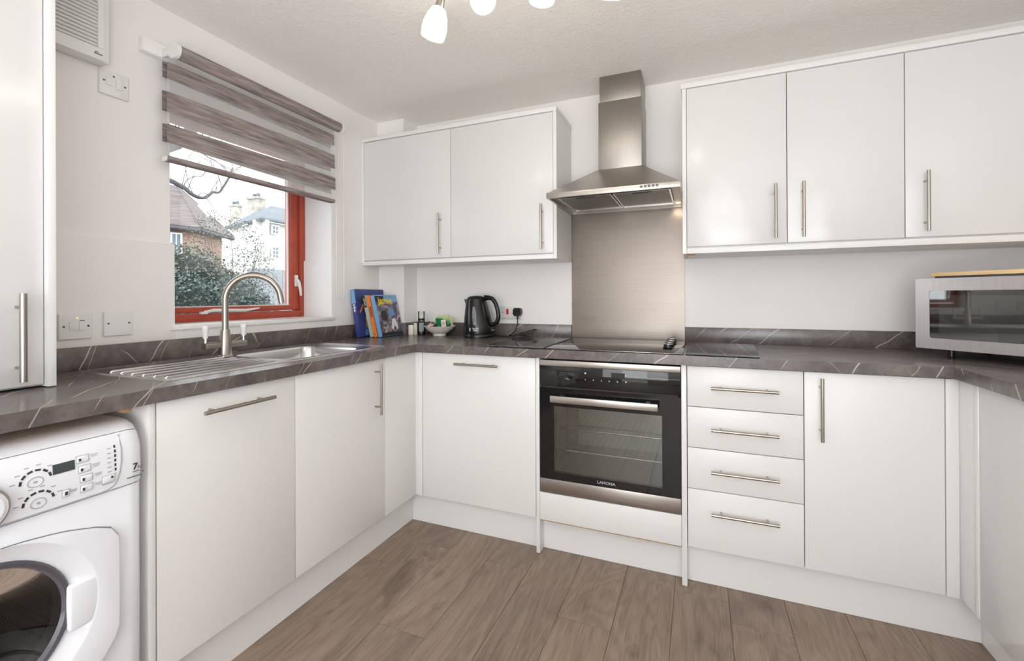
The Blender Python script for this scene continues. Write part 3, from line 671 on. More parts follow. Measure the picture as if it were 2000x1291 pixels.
# ------------------------------------------------------------------ washing machine
wm = thing('washing_machine', 'white front-loading washing machine under the left end of the worktop', 'washing machine', (0.3, -2.1, 0))
WA, WB_ = -2.402, -1.806
def wm_loft(prof, name, mat, ins=None):
    """loft a closed (x,z) profile across the width, pulled in at both ends"""
    cx, cz = 0.3, 0.42
    st = [(WA, 0.030), (WA+0.004, 0.014), (WA+0.014, 0.004), (WA+0.030, 0), (WA+0.036, 0), (WB_-0.036, 0), (WB_-0.030, 0), (WB_-0.014, 0.004), (WB_-0.004, 0.014), (WB_, 0.030)]
    rings = []
    for y, i in st:
        rings.append([Vector((x - (i if x > 0.3 else 0), y, z - (i*0.8 if z > 0.80 else 0))) for x, z in prof])
    return MB().ring_loft(rings)
def cut_round(mb, c, rad, depth):
    """bore a round opening into a mesh along -x"""
    a = bpy.data.objects.new('tmp_a', mb.mesh('tmp_a', None, smooth=0)); b = bpy.data.objects.new('tmp_b', MB().cyl((c[0]+0.05, c[1], c[2]), (c[0]-depth, c[1], c[2]), rad, n=64).mesh('tmp_b', None, smooth=0))
    C.objects.link(a); C.objects.link(b); m = a.modifiers.new('bore', 'BOOLEAN'); m.object = b; m.operation = 'DIFFERENCE'; m.solver = 'EXACT'
    me = bpy.data.meshes.new_from_object(a.evaluated_get(bpy.context.evaluated_depsgraph_get()))
    for o in (a, b): bpy.data.objects.remove(o)
    out = MB(); out.bm.from_mesh(me)
    for f in out.bm.faces: f.smooth = f.calc_area() < 0.02
    return out
bd = part('body', cut_round(wm_loft([(0.03, 0.012), (0.595, 0.012), (0.600, 0.02), (0.6005, 0.35), (0.600, 0.692), (0.598, 0.6945), (0.03, 0.6945)], 'body', 'machine'), (0.60, -2.104, 0.479), 0.150, 0.36), 'machine', wm, 40)
fa = part('control_fascia', wm_loft([(0.03, 0.6965), (0.600, 0.6965), (0.605, 0.700), (0.607, 0.74), (0.604, 0.790), (0.597, 0.818), (0.590, 0.830), (0.03, 0.830)], 'f', 'machine'), 'machine', wm, 40)
part('lid', wm_loft([(0.03, 0.8315), (0.588, 0.8315), (0.575, 0.845), (0.555, 0.852), (0.53, 0.8545), (0.03, 0.8545)], 'f', 'machine'), 'machine', wm, 40)
def fx(z):   # x of the fascia face at height z
    P = [(0.700, 0.605), (0.74, 0.607), (0.790, 0.604), (0.818, 0.597), (0.83, 0.590)]
    for (za, xa), (zb, xb) in zip(P[:-1], P[1:]):
        if z <= zb: return xa + (xb-xa)*(z-za)/(zb-za)
    return 0.59
def chip(mb, y, z, wy, hz, ang=0.0, d=0.0012, bev=0.0):
    tilt = math.atan2(fx(z-0.01)-fx(z+0.01), 0.02)
    m = Matrix.Rotation(-tilt, 3, 'Y') @ Matrix.Rotation(ang, 3, 'X')
    mb.rbox(Vector((fx(z)+d*0.3, y, z)), (d, wy, hz), m, bev); return mb
dk = MB()
for cy, cz, rr in ((-2.0135, 0.7720, 0.0245), (-2.0095, 0.7255, 0.0245)):
    for i in range(6):
        a = math.radians(172 - i*152/5)
        chip(dk, cy+math.cos(a)*rr, cz+math.sin(a)*rr*0.95-0.002, 0.009, 0.0042, a-PI/2)
for i in range(6): chip(dk, -1.8715, 0.8010-i*0.0109, 0.0034, 0.0066)
part('indicator_marks', dk, 'darkprint', fa, 0)['kind'] = 'stuff'
part('display', chip(MB(), -1.9670, 0.7840, 0.038, 0.0215), 'display', fa, 0)
for y, z, w, h, my, mz, mw, mh in [(y_, z_, 0.021, 0.0145, y_-0.0060, z_-0.001, 0.0036, 0.0060) for y_, z_ in ((-1.9340, 0.7920), (-1.9310, 0.7690), (-1.9285, 0.7465), (-1.9280, 0.7240))] + [(-1.9650, 0.7260, 0.011, 0.0145, -1.9650, 0.7260, 0.0044, 0.0072), (-1.8860, 0.7290, 0.024, 0.0165, -1.8800, 0.7315, 0.004, 0.004)]:
    for k in range(1):
        ob_ = MB(); m_ = 0.0011      # a thin grey outline round each key
        chip(ob_, y, z, w+2*m_, h+2*m_, 0, 0.0014)
        part('key_outline', ob_, 'lightprint', fa, 0)
    bb = part('button', chip(MB(), y, z, w, h, 0, 0.004, 0.0012), 'machine', fa)
    part('button_mark', chip(MB(), my, mz, mw, mh, 0, 0.0065), 'darkprint', bb, 0)
for cz, cy in ((0.7690, -2.0145), (0.7225, -2.0100)):
    rb = MB().tube([(fx(cz)+0.0005, cy+math.cos(2*PI*i/20)*0.0125, cz+math.sin(2*PI*i/20)*0.0105) for i in range(20)], 0.0009, 6, closed=True)
    chip(rb, cy, cz, 0.006, 0.0045); part('round_button', rb, 'lightprint', fa)
sm = MB()
for i in range(6): chip(sm, -1.8835, 0.7990-i*0.0109, 0.007, 0.0022)
for y_, z in ((-1.9115, 0.7940), (-1.9085, 0.7705), (-1.9055, 0.7480), (-1.9050, 0.7250)):
    chip(sm, y_, z+0.002, 0.013, 0.0016); chip(sm, y_, z-0.002, 0.011, 0.0016)
chip(sm, -1.951, 0.729, 0.012, 0.0016); chip(sm, -1.951, 0.7255, 0.010, 0.0016); chip(sm, -1.8855, 0.7170, 0.024, 0.0014)
for cy, cz in ((-2.0135, 0.7720), (-2.0095, 0.7255)):
    for i in range(6):
        a = math.radians(172 - i*152/5); chip(sm, cy+math.cos(a)*0.0365, cz+math.sin(a)*0.034-0.002, 0.0075, 0.0022)
part('small_print', sm, 'lightprint', fa, 0)['kind'] = 'stuff'
part('panel_edge', MB().tube([(fx(z)+0.0004, y, z) for y, z in ((-1.8590, 0.826), (-1.8585, 0.79), (-1.8595, 0.76), (-1.8635, 0.735), (-1.869, 0.717), (-1.875, 0.7085), (-1.885, 0.7025), (-1.90, 0.7005), (-2.38, 0.7005))], 0.0017, 6), 'lightprint', fa)
part('lettering', text_mb('7', 0.022, frame(Vector((0.6072, -1.8300, 0.7385)), (0, 1, 0), (0, 0, 1)), bold=0.0004), 'darkprint', fa, 0)
part('lettering', text_mb('kg', 0.012, frame(Vector((0.6072, -1.8195, 0.7365)), (0, 1, 0), (0, 0, 1))), 'greyprint', fa, 0)
lm = MB(); chip(lm, -1.828, 0.7265, 0.014, 0.0014)
for i in range(11): chip(lm, -1.8460+i*0.0029, 0.7145, 0.0020, 0.0026)
chip(lm, -1.8140, 0.7220, 0.003, 0.003)
part('small_print', lm, 'greyprint', fa, 0)['kind'] = 'stuff'
# programme dial
dl = part('programme_dial', MB().cyl((0.6065, -2.103, 0.743), (0.6245, -2.103, 0.743), 0.0425, 0.0415, 40).cyl((0.6246, -2.103, 0.743), (0.6285, -2.103, 0.743), 0.0405, 0.034, 40), 'machine', wm)
part('dial_ring', MB().cyl((0.6062, -2.103, 0.7430), (0.6185, -2.103, 0.7430), 0.0505, 0.0470, 40), 'chrome', dl)
# porthole door
DX = 0.601
drp = [(-2.345, 0.30), (-2.345, 0.58), (-2.33, 0.610), (-2.28, 0.632), (-2.20, 0.648), (-2.12, 0.652), (-2.04, 0.650), (-1.97, 0.640), (-1.91, 0.622), (-1.874, 0.605), (-1.8665, 0.594), (-1.865, 0.56), (-1.865, 0.365), (-1.868, 0.355), (-1.905, 0.300), (-1.96, 0.245), (-2.04, 0.205), (-2.12, 0.192), (-2.22, 0.205), (-2.30, 0.25)]
PC, PR = Vector((DX, -2.104, 0.479)), 0.150
def door_ring(x, s=1.0, n=60, rad=None):
    out = []
    for i in range(n):
        a = 2*PI*i/n; dy, dz = math.cos(a), math.sin(a)
        if rad: out.append(Vector((x, PC.y+dy*rad, PC.z+dz*rad))); continue
        best = 0.1      # ray against the outline
        for (y0, z0_), (y1, z1_) in zip(drp, drp[1:]+drp[:1]):
            ay, az_ = y0-PC.y, z0_-PC.z; ey, ez = y1-y0, z1_-z0_
            den = dy*ez - dz*ey
            if abs(den) < 1e-9: continue
            tt = (ay*ez - az_*ey)/den; uu = (ay*dz - az_*dy)/den
            if tt > 0 and -1e-6 <= uu <= 1+1e-6: best = tt
        out.append(Vector((x, PC.y+dy*best*s, PC.z+dz*best*s)))
    return out
part('door_gap', MB().ring_loft([door_ring(DX-0.0006, 1.008), door_ring(DX+0.0004, 1.008), door_ring(DX+0.0004, rad=PR+0.002), door_ring(DX-0.0006, rad=PR+0.002)], False, False), 'greyprint', wm, 0)
dm = MB().ring_loft([door_ring(DX+0.0005), door_ring(DX+0.010, 0.998), door_ring(DX+0.015, 0.985), [p+Vector((0, 0.013, 0.0)) for p in door_ring(DX+0.021, rad=PR+0.031)], [p+Vector((0, 0.012, 0.0)) for p in door_ring(DX+0.0195, rad=PR+0.0285)], [p+Vector((0, 0.004, 0.0)) for p in door_ring(DX+0.006, rad=PR+0.010)], door_ring(DX+0.004, rad=PR+0.003), door_ring(DX+0.002, rad=PR)], False, False)
do = part('door', dm, 'machine', wm, 40)
part('door_grip', MB().rbox(Vector((DX+0.0100, -1.9340, 0.4675)), (0.019, 0.062, 0.103), Matrix.Identity(3), 0.006, 3), 'machine', do)
MAT['rimgrey'] = plain('smoky_grey_rim', (86, 84, 92), 0.25)
part('porthole_rim', MB().ring_loft([door_ring(DX+0.0025, rad=PR+0.001), door_ring(DX+0.009, rad=PR-0.003), door_ring(DX+0.007, rad=PR-0.011), door_ring(DX-0.003, rad=PR-0.015)], False, False), 'rimgrey', do)
gl = MB(); rr_ = []
for k in range(9):
    t_ = k/8; rr_.append(door_ring(DX-0.003-0.048*math.sin(t_*PI/2), rad=(PR-0.015)*(1-0.9*t_)))
part('porthole_glass', gl.ring_loft(rr_, False, True), 'drumglass', do, 60)
def mk_drum():
    n = NT('perforated_drum_steel'); vo = n.node('ShaderNodeTexVoronoi'); vo.inputs['Scale'].default_value = 70; vo.inputs['Randomness'].default_value = 0.0
    n.link(n.tc(), vo.inputs['Vector']); n.set(n.ramp(vo.outputs['Distance'], [(0.25, (0.02, 0.02, 0.02)), (0.33, (0.22, 0.20, 0.19))]), 0.35, 0.9); return n.m
MAT['drum'] = mk_drum()
part('drum', MB().ring_loft([door_ring(DX-0.02, rad=PR-0.004), door_ring(DX-0.05, rad=PR-0.005), door_ring(DX-0.34, rad=PR-0.006), door_ring(DX-0.352, rad=0.03)], False, True), 'drum', wm, 40)
part('gasket', MB().ring_loft([door_ring(DX-0.001, rad=PR-0.001), door_ring(DX-0.006, rad=PR-0.018), door_ring(DX-0.022, rad=PR-0.022), door_ring(DX-0.024, rad=PR-0.004)], False, False), 'rubber', wm, 40)

# ------------------------------------------------------------------ left wall fittings
def plate(mb, y0, y1, z0, z1, x=0.010): return mb.box(x, x+0.009, y0, y1, z0, z1, 0.003, 3)
t = thing('fused_spur', 'white fused switch plate with glowing orange neon next to the tall cupboard', 'socket', (0.010, -1.685, 1.027))
part('plate', plate(MB(), -1.732, -1.645, 1.027, 1.111), 'plastic', t)
part('rocker', MB().box(0.0185, 0.0225, -1.706, -1.684, 1.057, 1.083, 0.001), 'plastic', t)
part('fuse_holder', MB().box(0.0185, 0.0215, -1.681, -1.664, 1.053, 1.087, 0.001), 'plastic', t)
part('slot', MB().box(0.0186, 0.0222, -1.679, -1.667, 1.0865, 1.0885), 'darkvoid', t)
part('neon_light', MB().box(0.0188, 0.0205, -1.688, -1.683, 1.094, 1.099, 0.001), 'neon', t)
scm = MB().cyl((0, 0, 0), (0.0012, 0, 0), 0.0032, n=12).mesh('screw', 'rubber')
for y in (-1.720, -1.656): link('screw', scm, t, (0.0186, y, 1.069))
t = thing('blank_plate', 'white blank socket plate with two screws left of the sink', 'plate', (0.010, -1.568, 1.03))
part('plate', plate(MB(), -1.612, -1.526, 1.029, 1.114), 'plastic', t)
for y in (-1.600, -1.538): link('screw', scm, t, (0.0186, y, 1.073))
t = thing('fan_switch', 'white switch plate high on the wall between extractor fan and blind', 'switch', (0, -1.575, 1.87))
part('plate', plate(MB(), -1.619, -1.531, 1.874, 1.958, 0.0), 'plastic', t)
part('rocker', MB().box(0.0085, 0.0125, -1.601, -1.580, 1.908, 1.936, 0.001), 'plastic', t)
part('fuse_holder', MB().box(0.0085, 0.0125, -1.572, -1.550, 1.903, 1.938, 0.001), 'plastic', t)
for y, z in ((-1.606, 1.921), (-1.577, 1.944), (-1.543, 1.920)): link('screw', scm, t, (0.0086, y, z))
t = thing('extractor_fan', 'white louvred extractor fan high on the wall beside the tall cupboard', 'fan', (0, -1.74, 1.95))
part('housing', MB().box(0.0, 0.052, -1.860, -1.6105, 1.962, 2.225, 0.004).box(0.052, 0.060, -1.860, -1.626, 1.962, 2.003, 0.002).box(0.052, 0.060, -1.646, -1.626, 2.003, 2.225, 0.002), 'plastic', t)
lv = MB().prism([(0.053, -0.0052), (0.059, -0.0065), (0.0605, -0.005), (0.0545, 0.004)], 'y', -0.105, 0.105).mesh('louvre', 'plastic', smooth=0)
for i in range(17): link('louvre', lv, t, (0, -1.752, 2.011+i*0.0125))
part('lettering', MB().box(0.0601, 0.0606, -1.655, -1.646, 1.984, 1.987).box(0.0601, 0.0606, -1.657, -1.634, 1.978, 1.982), 'greyprint', t, 0)

# blind
bl = thing('roller_blind', 'grey-brown day and night roller blind half lowered over the window', 'blind', (0.05, -0.99, 2.09))
part('batten', MB().box(0.0, 0.028, -1.497, -0.545, 2.078, 2.130, 0.002), 'wallpaint', bl, label='painted mounting batten')
rx, rz, rrad = 0.098, 2.092, 0.026
part('fabric_roll', MB().tube([(rx, -1.418, rz), (rx, -0.590, rz)], rrad, 28), 'fabric', bl)
brk = MB().cyl((0, -0.007, 0), (0, 0.007, 0), 0.030, n=28).box(-0.070, 0.005, -0.005, 0.005, -0.012, 0.020, 0.002).mesh('bracket', 'plastic')
for y in (-1.428, -0.580): link('bracket', brk, bl, (rx, y, rz))
def strip(name, mat, x, za, zb_, y0, y1, dzr=0.0, th=0.0008, wav=0.004):
    mb = MB(); N = 16; r1_, r2_ = [], []
    for k in range(N+1):
        t_ = k/N; y = y0+(y1-y0)*t_; dz = dzr*t_; xo = x+wav*math.sin(t_*5+za*9)
        r1_.append([Vector((xo, y, za+dz)), Vector((xo+th, y, za+dz)), Vector((xo+th, y, zb_+dz)), Vector((xo, y, zb_+dz))])
    return part(name, mb.ring_loft(r1_), mat, bl, 30)
fyl, fyr = -1.432, -0.578
ZB_ = [(2.058, 1.998), (1.947, 1.871), (1.823, 1.753)]
prev = 2.085
for za, zb_ in ZB_:
    strip('sheer_panel', 'sheer', 0.060, prev, za, fyl, fyr); strip('fabric_band', 'fabric', 0.060, za, zb_, fyl, fyr); prev = zb_
strip('sheer_panel', 'sheer', 0.060, prev, 1.702, fyl, fyr)
prev = 2.085
for za, zb_, dz in ((2.067, 2.005, -0.012), (1.956, 1.879, -0.020), (1.830, 1.760, -0.026)):
    strip('sheer_panel', 'sheer', 0.030, prev, za, fyl, fyr, dz); strip('fabric_band', 'fabric', 0.030, za, zb_, fyl, fyr, dz); prev = zb_
strip('sheer_panel', 'sheer', 0.030, prev, 1.702, fyl, fyr, -0.01)
bb = part('bottom_bar', MB().box(0.026, 0.064, fyl, fyr, 1.683, 1.703, 0.006), 'fabric', bl)
part('end_cap', MB().box(0.028, 0.062, fyl-0.005, fyl-0.0003, 1.681, 1.700, 0.003), 'plastic', bb)
ch = []
for i in range(40):
    a = i/40*2*PI; yy = -0.508+0.029*math.cos(a); zz = math.sin(a)
    ch.append((0.030, yy, 1.178+0.029*zz if zz < 0 else 1.178+0.90*min(1, zz*8) if zz*8 < 1 else 2.078+0.03*zz-0.004))
lo = [(0.030, -0.508+0.029*math.cos(a), 1.178+0.029*math.sin(a)) for a in [PI+PI*i/10 for i in range(11)]]
part('pull_chain', MB().tube([(0.034, -0.540, 2.07), (0.031, -0.537, 1.7)] + lo + [(0.031, -0.479, 1.7), (0.070, -0.520, 2.065)], 0.0024, 6), 'plastic', bl)

# ------------------------------------------------------------------ back wall socket, kettle
t = thing('wall_socket', 'white switched socket plate with a red rocker behind the kettle', 'socket', (0.876, 0, 1.03))
part('plate', MB().box(0.801, 0.951, -0.009, 0.0, 1.027, 1.105, 0.003, 3), 'plastic', t)
MAT['redswitch'] = plain('red_switch', (200, 30, 28), 0.3)
part('rocker', MB().box(0.845, 0.860, -0.0125, -0.0085, 1.055, 1.088, 0.0015), 'redswitch', t, label='red rocker switch')
scb = MB().cyl((0, 0, 0), (0, -0.0012, 0), 0.0032, n=12).mesh('screw', 'rubber')
link('screw', scb, t, (0.818, -0.0088, 1.068)); link('screw', scb, t, (0.940, -0.0088, 1.066))

kt = thing('kettle', 'black plastic jug kettle on its base in front of the white socket', 'kettle', (0.715, -0.125, ZT))
ky = -0.125
def kring(z, r, cx, sy=1.0, n=40): return [Vector((cx+r*math.cos(2*PI*i/n), ky+r*sy*math.sin(2*PI*i/n), z)) for i in range(n)]
kp = [(ZT+0.020, 0.0865, 0.716), (ZT+0.028, 0.0875, 0.716), (ZT+0.06, 0.0865, 0.715), (ZT+0.10, 0.0820, 0.712), (ZT+0.14, 0.0755, 0.708), (ZT+0.18, 0.0675, 0.704), (ZT+0.21, 0.0605, 0.701), (ZT+0.224, 0.0570, 0.700)]
kb = MB().ring_loft([kring(z, r, c) for z, r, c in kp])
body = part('body', kb, 'black', kt, 40)
part('base', MB().ring_loft([kring(ZT+0.001, 0.088, 0.716), kring(ZT+0.012, 0.089, 0.716), kring(ZT+0.0195, 0.0855, 0.716)]), 'black', kt, 40)
part('lid', MB().ring_loft([kring(ZT+0.2245, 0.0565, 0.700), kring(ZT+0.234, 0.050, 0.701), kring(ZT+0.241, 0.036, 0.703), kring(ZT+0.244, 0.015, 0.704)]), 'black', kt, 50)
sp = MB().ring_loft([[Vector((0.655, ky-0.030, ZT+0.170)), Vector((0.655, ky-0.034, ZT+0.222)), Vector((0.655, ky+0.034, ZT+0.222)), Vector((0.655, ky+0.030, ZT+0.170))],
                     [Vector((0.636, ky-0.012, ZT+0.192)), Vector((0.626, ky-0.012, ZT+0.2235)), Vector((0.626, ky+0.012, ZT+0.2235)), Vector((0.636, ky+0.012, ZT+0.192))]])
part('spout', sp, 'black', kt, 40)
hp = [(0.745, ky, ZT+0.222), (0.775, ky, ZT+0.230), (0.803, ky, ZT+0.226), (0.826, ky, ZT+0.198), (0.841, ky, ZT+0.150), (0.843, ky, ZT+0.115), (0.829, ky, ZT+0.086), (0.803, ky, ZT+0.075), (0.783, ky, ZT+0.082)]
hp2 = []
for i in range(len(hp)-1):     # smooth the handle path
    p0, p1, p2, p3 = [Vector(hp[max(0, min(len(hp)-1, i+k))]) for k in (-1, 0, 1, 2)]
    for s in range(4):
        u = s/4; hp2.append(0.5*((2*p1)+(p2-p0)*u+(2*p0-5*p1+4*p2-p3)*u*u+(3*p1-p0-3*p2+p3)*u**3))
hp2.append(Vector(hp[-1]))
part('handle', MB().tube(hp2, 0.0125, 14), 'black', kt, 50)
part('lid_button', MB().box(0.752, 0.785, ky-0.010, ky+0.010, ZT+0.2385, ZT+0.246, 0.003), 'black', kt)
wang = math.radians(-78)
def kpt(z, ang, extra=0.0):
    for (z0_, r0_, c0_), (z1_, r1_, c1_) in zip(kp[:-1], kp[1:]):
        if z0_ <= z <= z1_:
            u = (z-z0_)/(z1_-z0_); r = r0_+(r1_-r0_)*u+extra; c = c0_+(c1_-c0_)*u
            return Vector((c+r*math.cos(ang), ky+r*math.sin(ang), z))
wg = MB(); rg = []
for k in range(9):
    z = ZT+0.075+0.105*k/8; w = 0.011*(math.sin(PI*(k+0.6)/9.2)**0.4)/0.07
    rg.append([kpt(z, wang-w, 0.0), kpt(z, wang-w, 0.002), kpt(z, wang, 0.003), kpt(z, wang+w, 0.002), kpt(z, wang+w, 0.0)])
MAT['gauge'] = plain('grey_water_gauge', (120, 122, 128), 0.12, var=0.25, nscale=40)
part('water_gauge', wg.ring_loft(rg), 'gauge', kt, 40)
def wraptext(txt, size, z, ang, bold=0.0):
    mb = text_mb(txt, size, Matrix.Identity(4), bold=bold)
    for v in mb.bm.verts:
        a = ang + v.co.x/0.087; p = kpt(z+v.co.y, a, 0.0006+v.co.z); v.co = p
    return mb
MAT['logo'] = plain('white_logo_print', (225, 225, 225), 0.5)
part('lettering', wraptext('Russell', 0.0125, ZT+0.0545, wang+0.05, 0.0002), 'logo', kt, 0)
part('lettering', wraptext('Hobbs', 0.0105, ZT+0.0445, wang+0.05, 0.0002), 'logo', kt, 0)
lg = MB(); rg = [[kpt(z, wang-0.35+w, e) for w, e in ((-0.035, 0.0), (-0.035, 0.0012), (0.035, 0.0012), (0.035, 0.0))] for z in (ZT+0.040, ZT+0.0475, ZT+0.0515, ZT+0.058)]
part('emblem', lg.ring_loft(rg), 'logo', kt, 0)
part('power_switch', MB().box(0.800, 0.818, ky-0.012, ky+0.008, ZT+0.040, ZT+0.046, 0.002), 'gauge', kt)
part('plug', MB().prism([(0.907, 1.046), (0.941, 1.046), (0.950, 1.060), (0.949, 1.084), (0.940, 1.094), (0.908, 1.094), (0.900, 1.084), (0.899, 1.060)], 'y', -0.042, -0.0105).cyl((0.924, -0.028, 1.047), (0.924, -0.030, 1.028), 0.0065, 0.005, 10), 'black', kt, 20)
def smooth_path(P, m=5):
    P = [Vector(p) for p in P]; out = []
    for i in range(len(P)-1):
        p0, p1, p2, p3 = [P[max(0, min(len(P)-1, i+k))] for k in (-1, 0, 1, 2)]
        for s in range(m):
            u = s/m; out.append(0.5*((2*p1)+(p2-p0)*u+(2*p0-5*p1+4*p2-p3)*u*u+(3*p1-p0-3*p2+p3)*u**3))
    return out+[P[-1]]
zc_ = ZT+0.0065
part('power_cord', MB().tube(smooth_path([(0.924, -0.030, 1.031), (0.926, -0.035, 1.000), (0.920, -0.05, 0.965), (0.905, -0.075, 0.945), (0.895, -0.095, zc_+0.006), (0.93, -0.10, zc_+0.008), (0.985, -0.06, 0.955), (1.045, -0.045, 0.972), (1.02, -0.055, 0.952), (0.96, -0.085, zc_+0.012), (0.88, -0.105, zc_), (0.80, -0.10, ZT+0.012), (0.775, -0.10, ZT+0.012)], 6), 0.0034, 8)
     .tube(smooth_path([(0.895, -0.100, zc_+0.004), (0.935, -0.19, ZT+0.0125), (1.01, -0.27, ZT+0.0125), (1.07, -0.28, ZT+0.0125), (1.075, -0.22, ZT+0.0125), (1.03, -0.13, ZT+0.0125), (0.96, -0.092, zc_+0.010)], 6), 0.0030, 8), 'black', kt, 60)

# ------------------------------------------------------------------ bowl with sachets
bx, by = 0.446, -0.120
MAT['ceramic'] = plain('cream_ceramic', (243, 239, 230), 0.2, var=0.02)
solo('bowl', MB().lathe([(0.038, 0.0), (0.040, 0.002), (0.038, 0.010), (0.056, 0.020), (0.078, 0.036), (0.094, 0.055), (0.0985, 0.0595), (0.0965, 0.060), (0.090, 0.055), (0.072, 0.036), (0.05, 0.022), (0.02, 0.018)], (bx, by, ZT+0.0005), 40), 'ceramic', 'small cream ceramic bowl of sachets left of the kettle', 'bowl', (bx, by, ZT), smooth=50)
for nme, col in (('green', (22, 122, 80)), ('lime', (196, 214, 150)), ('white', (232, 230, 224)), ('brown', (72, 52, 44)), ('pink', (214, 170, 160)), ('black', (40, 36, 36))): MAT['sac_'+nme] = plain('sachet_'+nme, col, 0.35, var=0.06)
sacs = [('green', 'large dark green tea sachet standing at the front of the bowl', (0.018, -0.032, 0.083), (0.052, 0.006, 0.050), (0.15, 0.05, -0.12)),
        ('white', 'white sachet with pink print leaning on the green one', (0.052, -0.040, 0.077), (0.030, 0.005, 0.045), (0.2, -0.05, 0.05)),
        ('lime', 'pale lime tea sachet at the back left of the bowl', (-0.020, 0.020, 0.088), (0.050, 0.006, 0.052), (-0.15, 0.10, 0.1)),
        ('lime', 'pale lime tea sachet standing tallest at the back of the bowl', (0.022, 0.026, 0.096), (0.054, 0.006, 0.055), (-0.1, -0.06, 0.0)),
        ('lime', 'pale lime tea sachet at the right side of the bowl', (0.064, 0.012, 0.086), (0.045, 0.006, 0.050), (0.0, -0.30, -0.3)),
        ('green', 'small green sachet tucked behind the white one', (0.066, -0.018, 0.071), (0.034, 0.006, 0.040), (0.1, -0.2, 0.2)),
        ('brown', 'brown coffee stick lying across the left of the bowl', (-0.050, -0.014, 0.066), (0.075, 0.016, 0.006), (0.1, -0.22, 0.3)),
        ('brown', 'brown coffee stick poking out at the left rim', (-0.060, 0.012, 0.073), (0.060, 0.016, 0.006), (0.0, 0.32, -0.2)),
        ('black', 'black sachet lying in the middle of the bowl', (-0.016, -0.038, 0.062), (0.045, 0.020, 0.006), (0.4, 0.05, 0.1)),
        ('white', 'white milk stick lying at the front left rim', (-0.044, -0.052, 0.062), (0.050, 0.014, 0.005), (0.5, -0.15, -0.5)),
        ('pink', 'pink sugar sachet lying near the front left', (-0.028, -0.050, 0.069), (0.034, 0.018, 0.005), (0.6, 0.3, -0.2)),
        ('black', 'black sachet poking out at the right rim', (0.078, -0.026, 0.068), (0.032, 0.018, 0.005), (0.2, -0.6, 0.4))]
for k, (cn, lb, p, sz, r) in enumerate(sacs):
    from mathutils import Euler
    m = MB().box(-sz[0]/2, sz[0]/2, -sz[1]/2, sz[1]/2, -sz[2]/2, sz[2]/2, min(sz)*0.32).mesh('sachet', 'sac_'+cn)
    o = bpy.data.objects.new('sachet', m); C.objects.link(o); o.location = (bx+p[0], by+p[1], ZT+p[2]); o.rotation_euler = r; ORG[o.name] = Vector(o.location)
    tag(o, lb, 'sachet', 'sachets in the cream bowl')
    if k == 1:
        q = bpy.data.objects.new('print', MB().box(-0.008, 0.008, -0.0031, -0.0026, -0.010, 0.012).mesh('print', 'sac_pink')); C.objects.link(q); q.parent = o

# jars
j = thing('white_pot', 'small white pot with a green lid beside the boxed-in corner', 'jar', (0.232, -0.105, ZT))
MAT['greenlid'] = plain('green_lid', (28, 84, 62), 0.35)
part('pot', MB().lathe([(0.0195, 0.0005), (0.021, 0.003), (0.021, 0.060), (0.019, 0.063)], (0.2435, -0.124, ZT), 28), 'ceramic', j, 40)
part('lid', MB().lathe([(0.0215, 0.0632), (0.022, 0.064), (0.022, 0.072), (0.020, 0.074)], (0.2435, -0.124, ZT), 28), 'greenlid', j, 40)
MAT['creamglass'] = plain('cream_bottle', (222, 212, 196), 0.25, var=0.1, nscale=60)
solo('small_bottle', MB().lathe([(0.0120, 0.0005), (0.0130, 0.002), (0.0130, 0.055), (0.0115, 0.063), (0.0115, 0.074), (0.0105, 0.076)], (0.2795, -0.134, ZT), 24), 'creamglass', 'narrow cream bottle between the white pot and the spice grinder', 'bottle', (0.2795, -0.134, ZT), smooth=40)
g = thing('spice_grinder', 'glass spice grinder with dark contents and clear cap left of the bowl', 'grinder', (0.305, -0.09, ZT))
gx, gy = 0.306, -0.108
MAT['spice'] = plain('dark_spice', (62, 46, 44), 0.8, var=0.5, nscale=200)
MAT['label'] = plain('blue_grey_paper_label', (150, 160, 172), 0.6, var=0.12, nscale=60)
part('jar', MB().lathe([(0.020, 0.0005), (0.0225, 0.003), (0.0225, 0.085), (0.020, 0.090)], (gx, gy, ZT), 28), 'jarglass', g, 40)
part('contents', MB().lathe([(0.019, 0.004), (0.0205, 0.006), (0.0205, 0.082), (0.018, 0.086)], (gx, gy, ZT), 28), 'spice', g, 40)
lbm = MB(); rg = [[Vector((gx+0.0230*math.cos(a), gy+0.0230*math.sin(a), ZT+z)) for z in (0.022, 0.076)]+[Vector((gx+0.0234*math.cos(a), gy+0.0234*math.sin(a), ZT+z)) for z in (0.076, 0.022)] for a in [math.radians(-95+i*10) for i in range(9)]]
part('paper_label', lbm.ring_loft(rg), 'label', g, 40)
part('grinder_collar', MB().lathe([(0.0215, 0.0905), (0.022, 0.092), (0.022, 0.100), (0.0195, 0.102)], (gx, gy, ZT), 28), 'black', g, 40)
part('cap', MB().lathe([(0.019, 0.1025), (0.0205, 0.104), (0.0205, 0.145), (0.019, 0.148)], (gx, gy, ZT), 28), 'jarglass', g, 40)

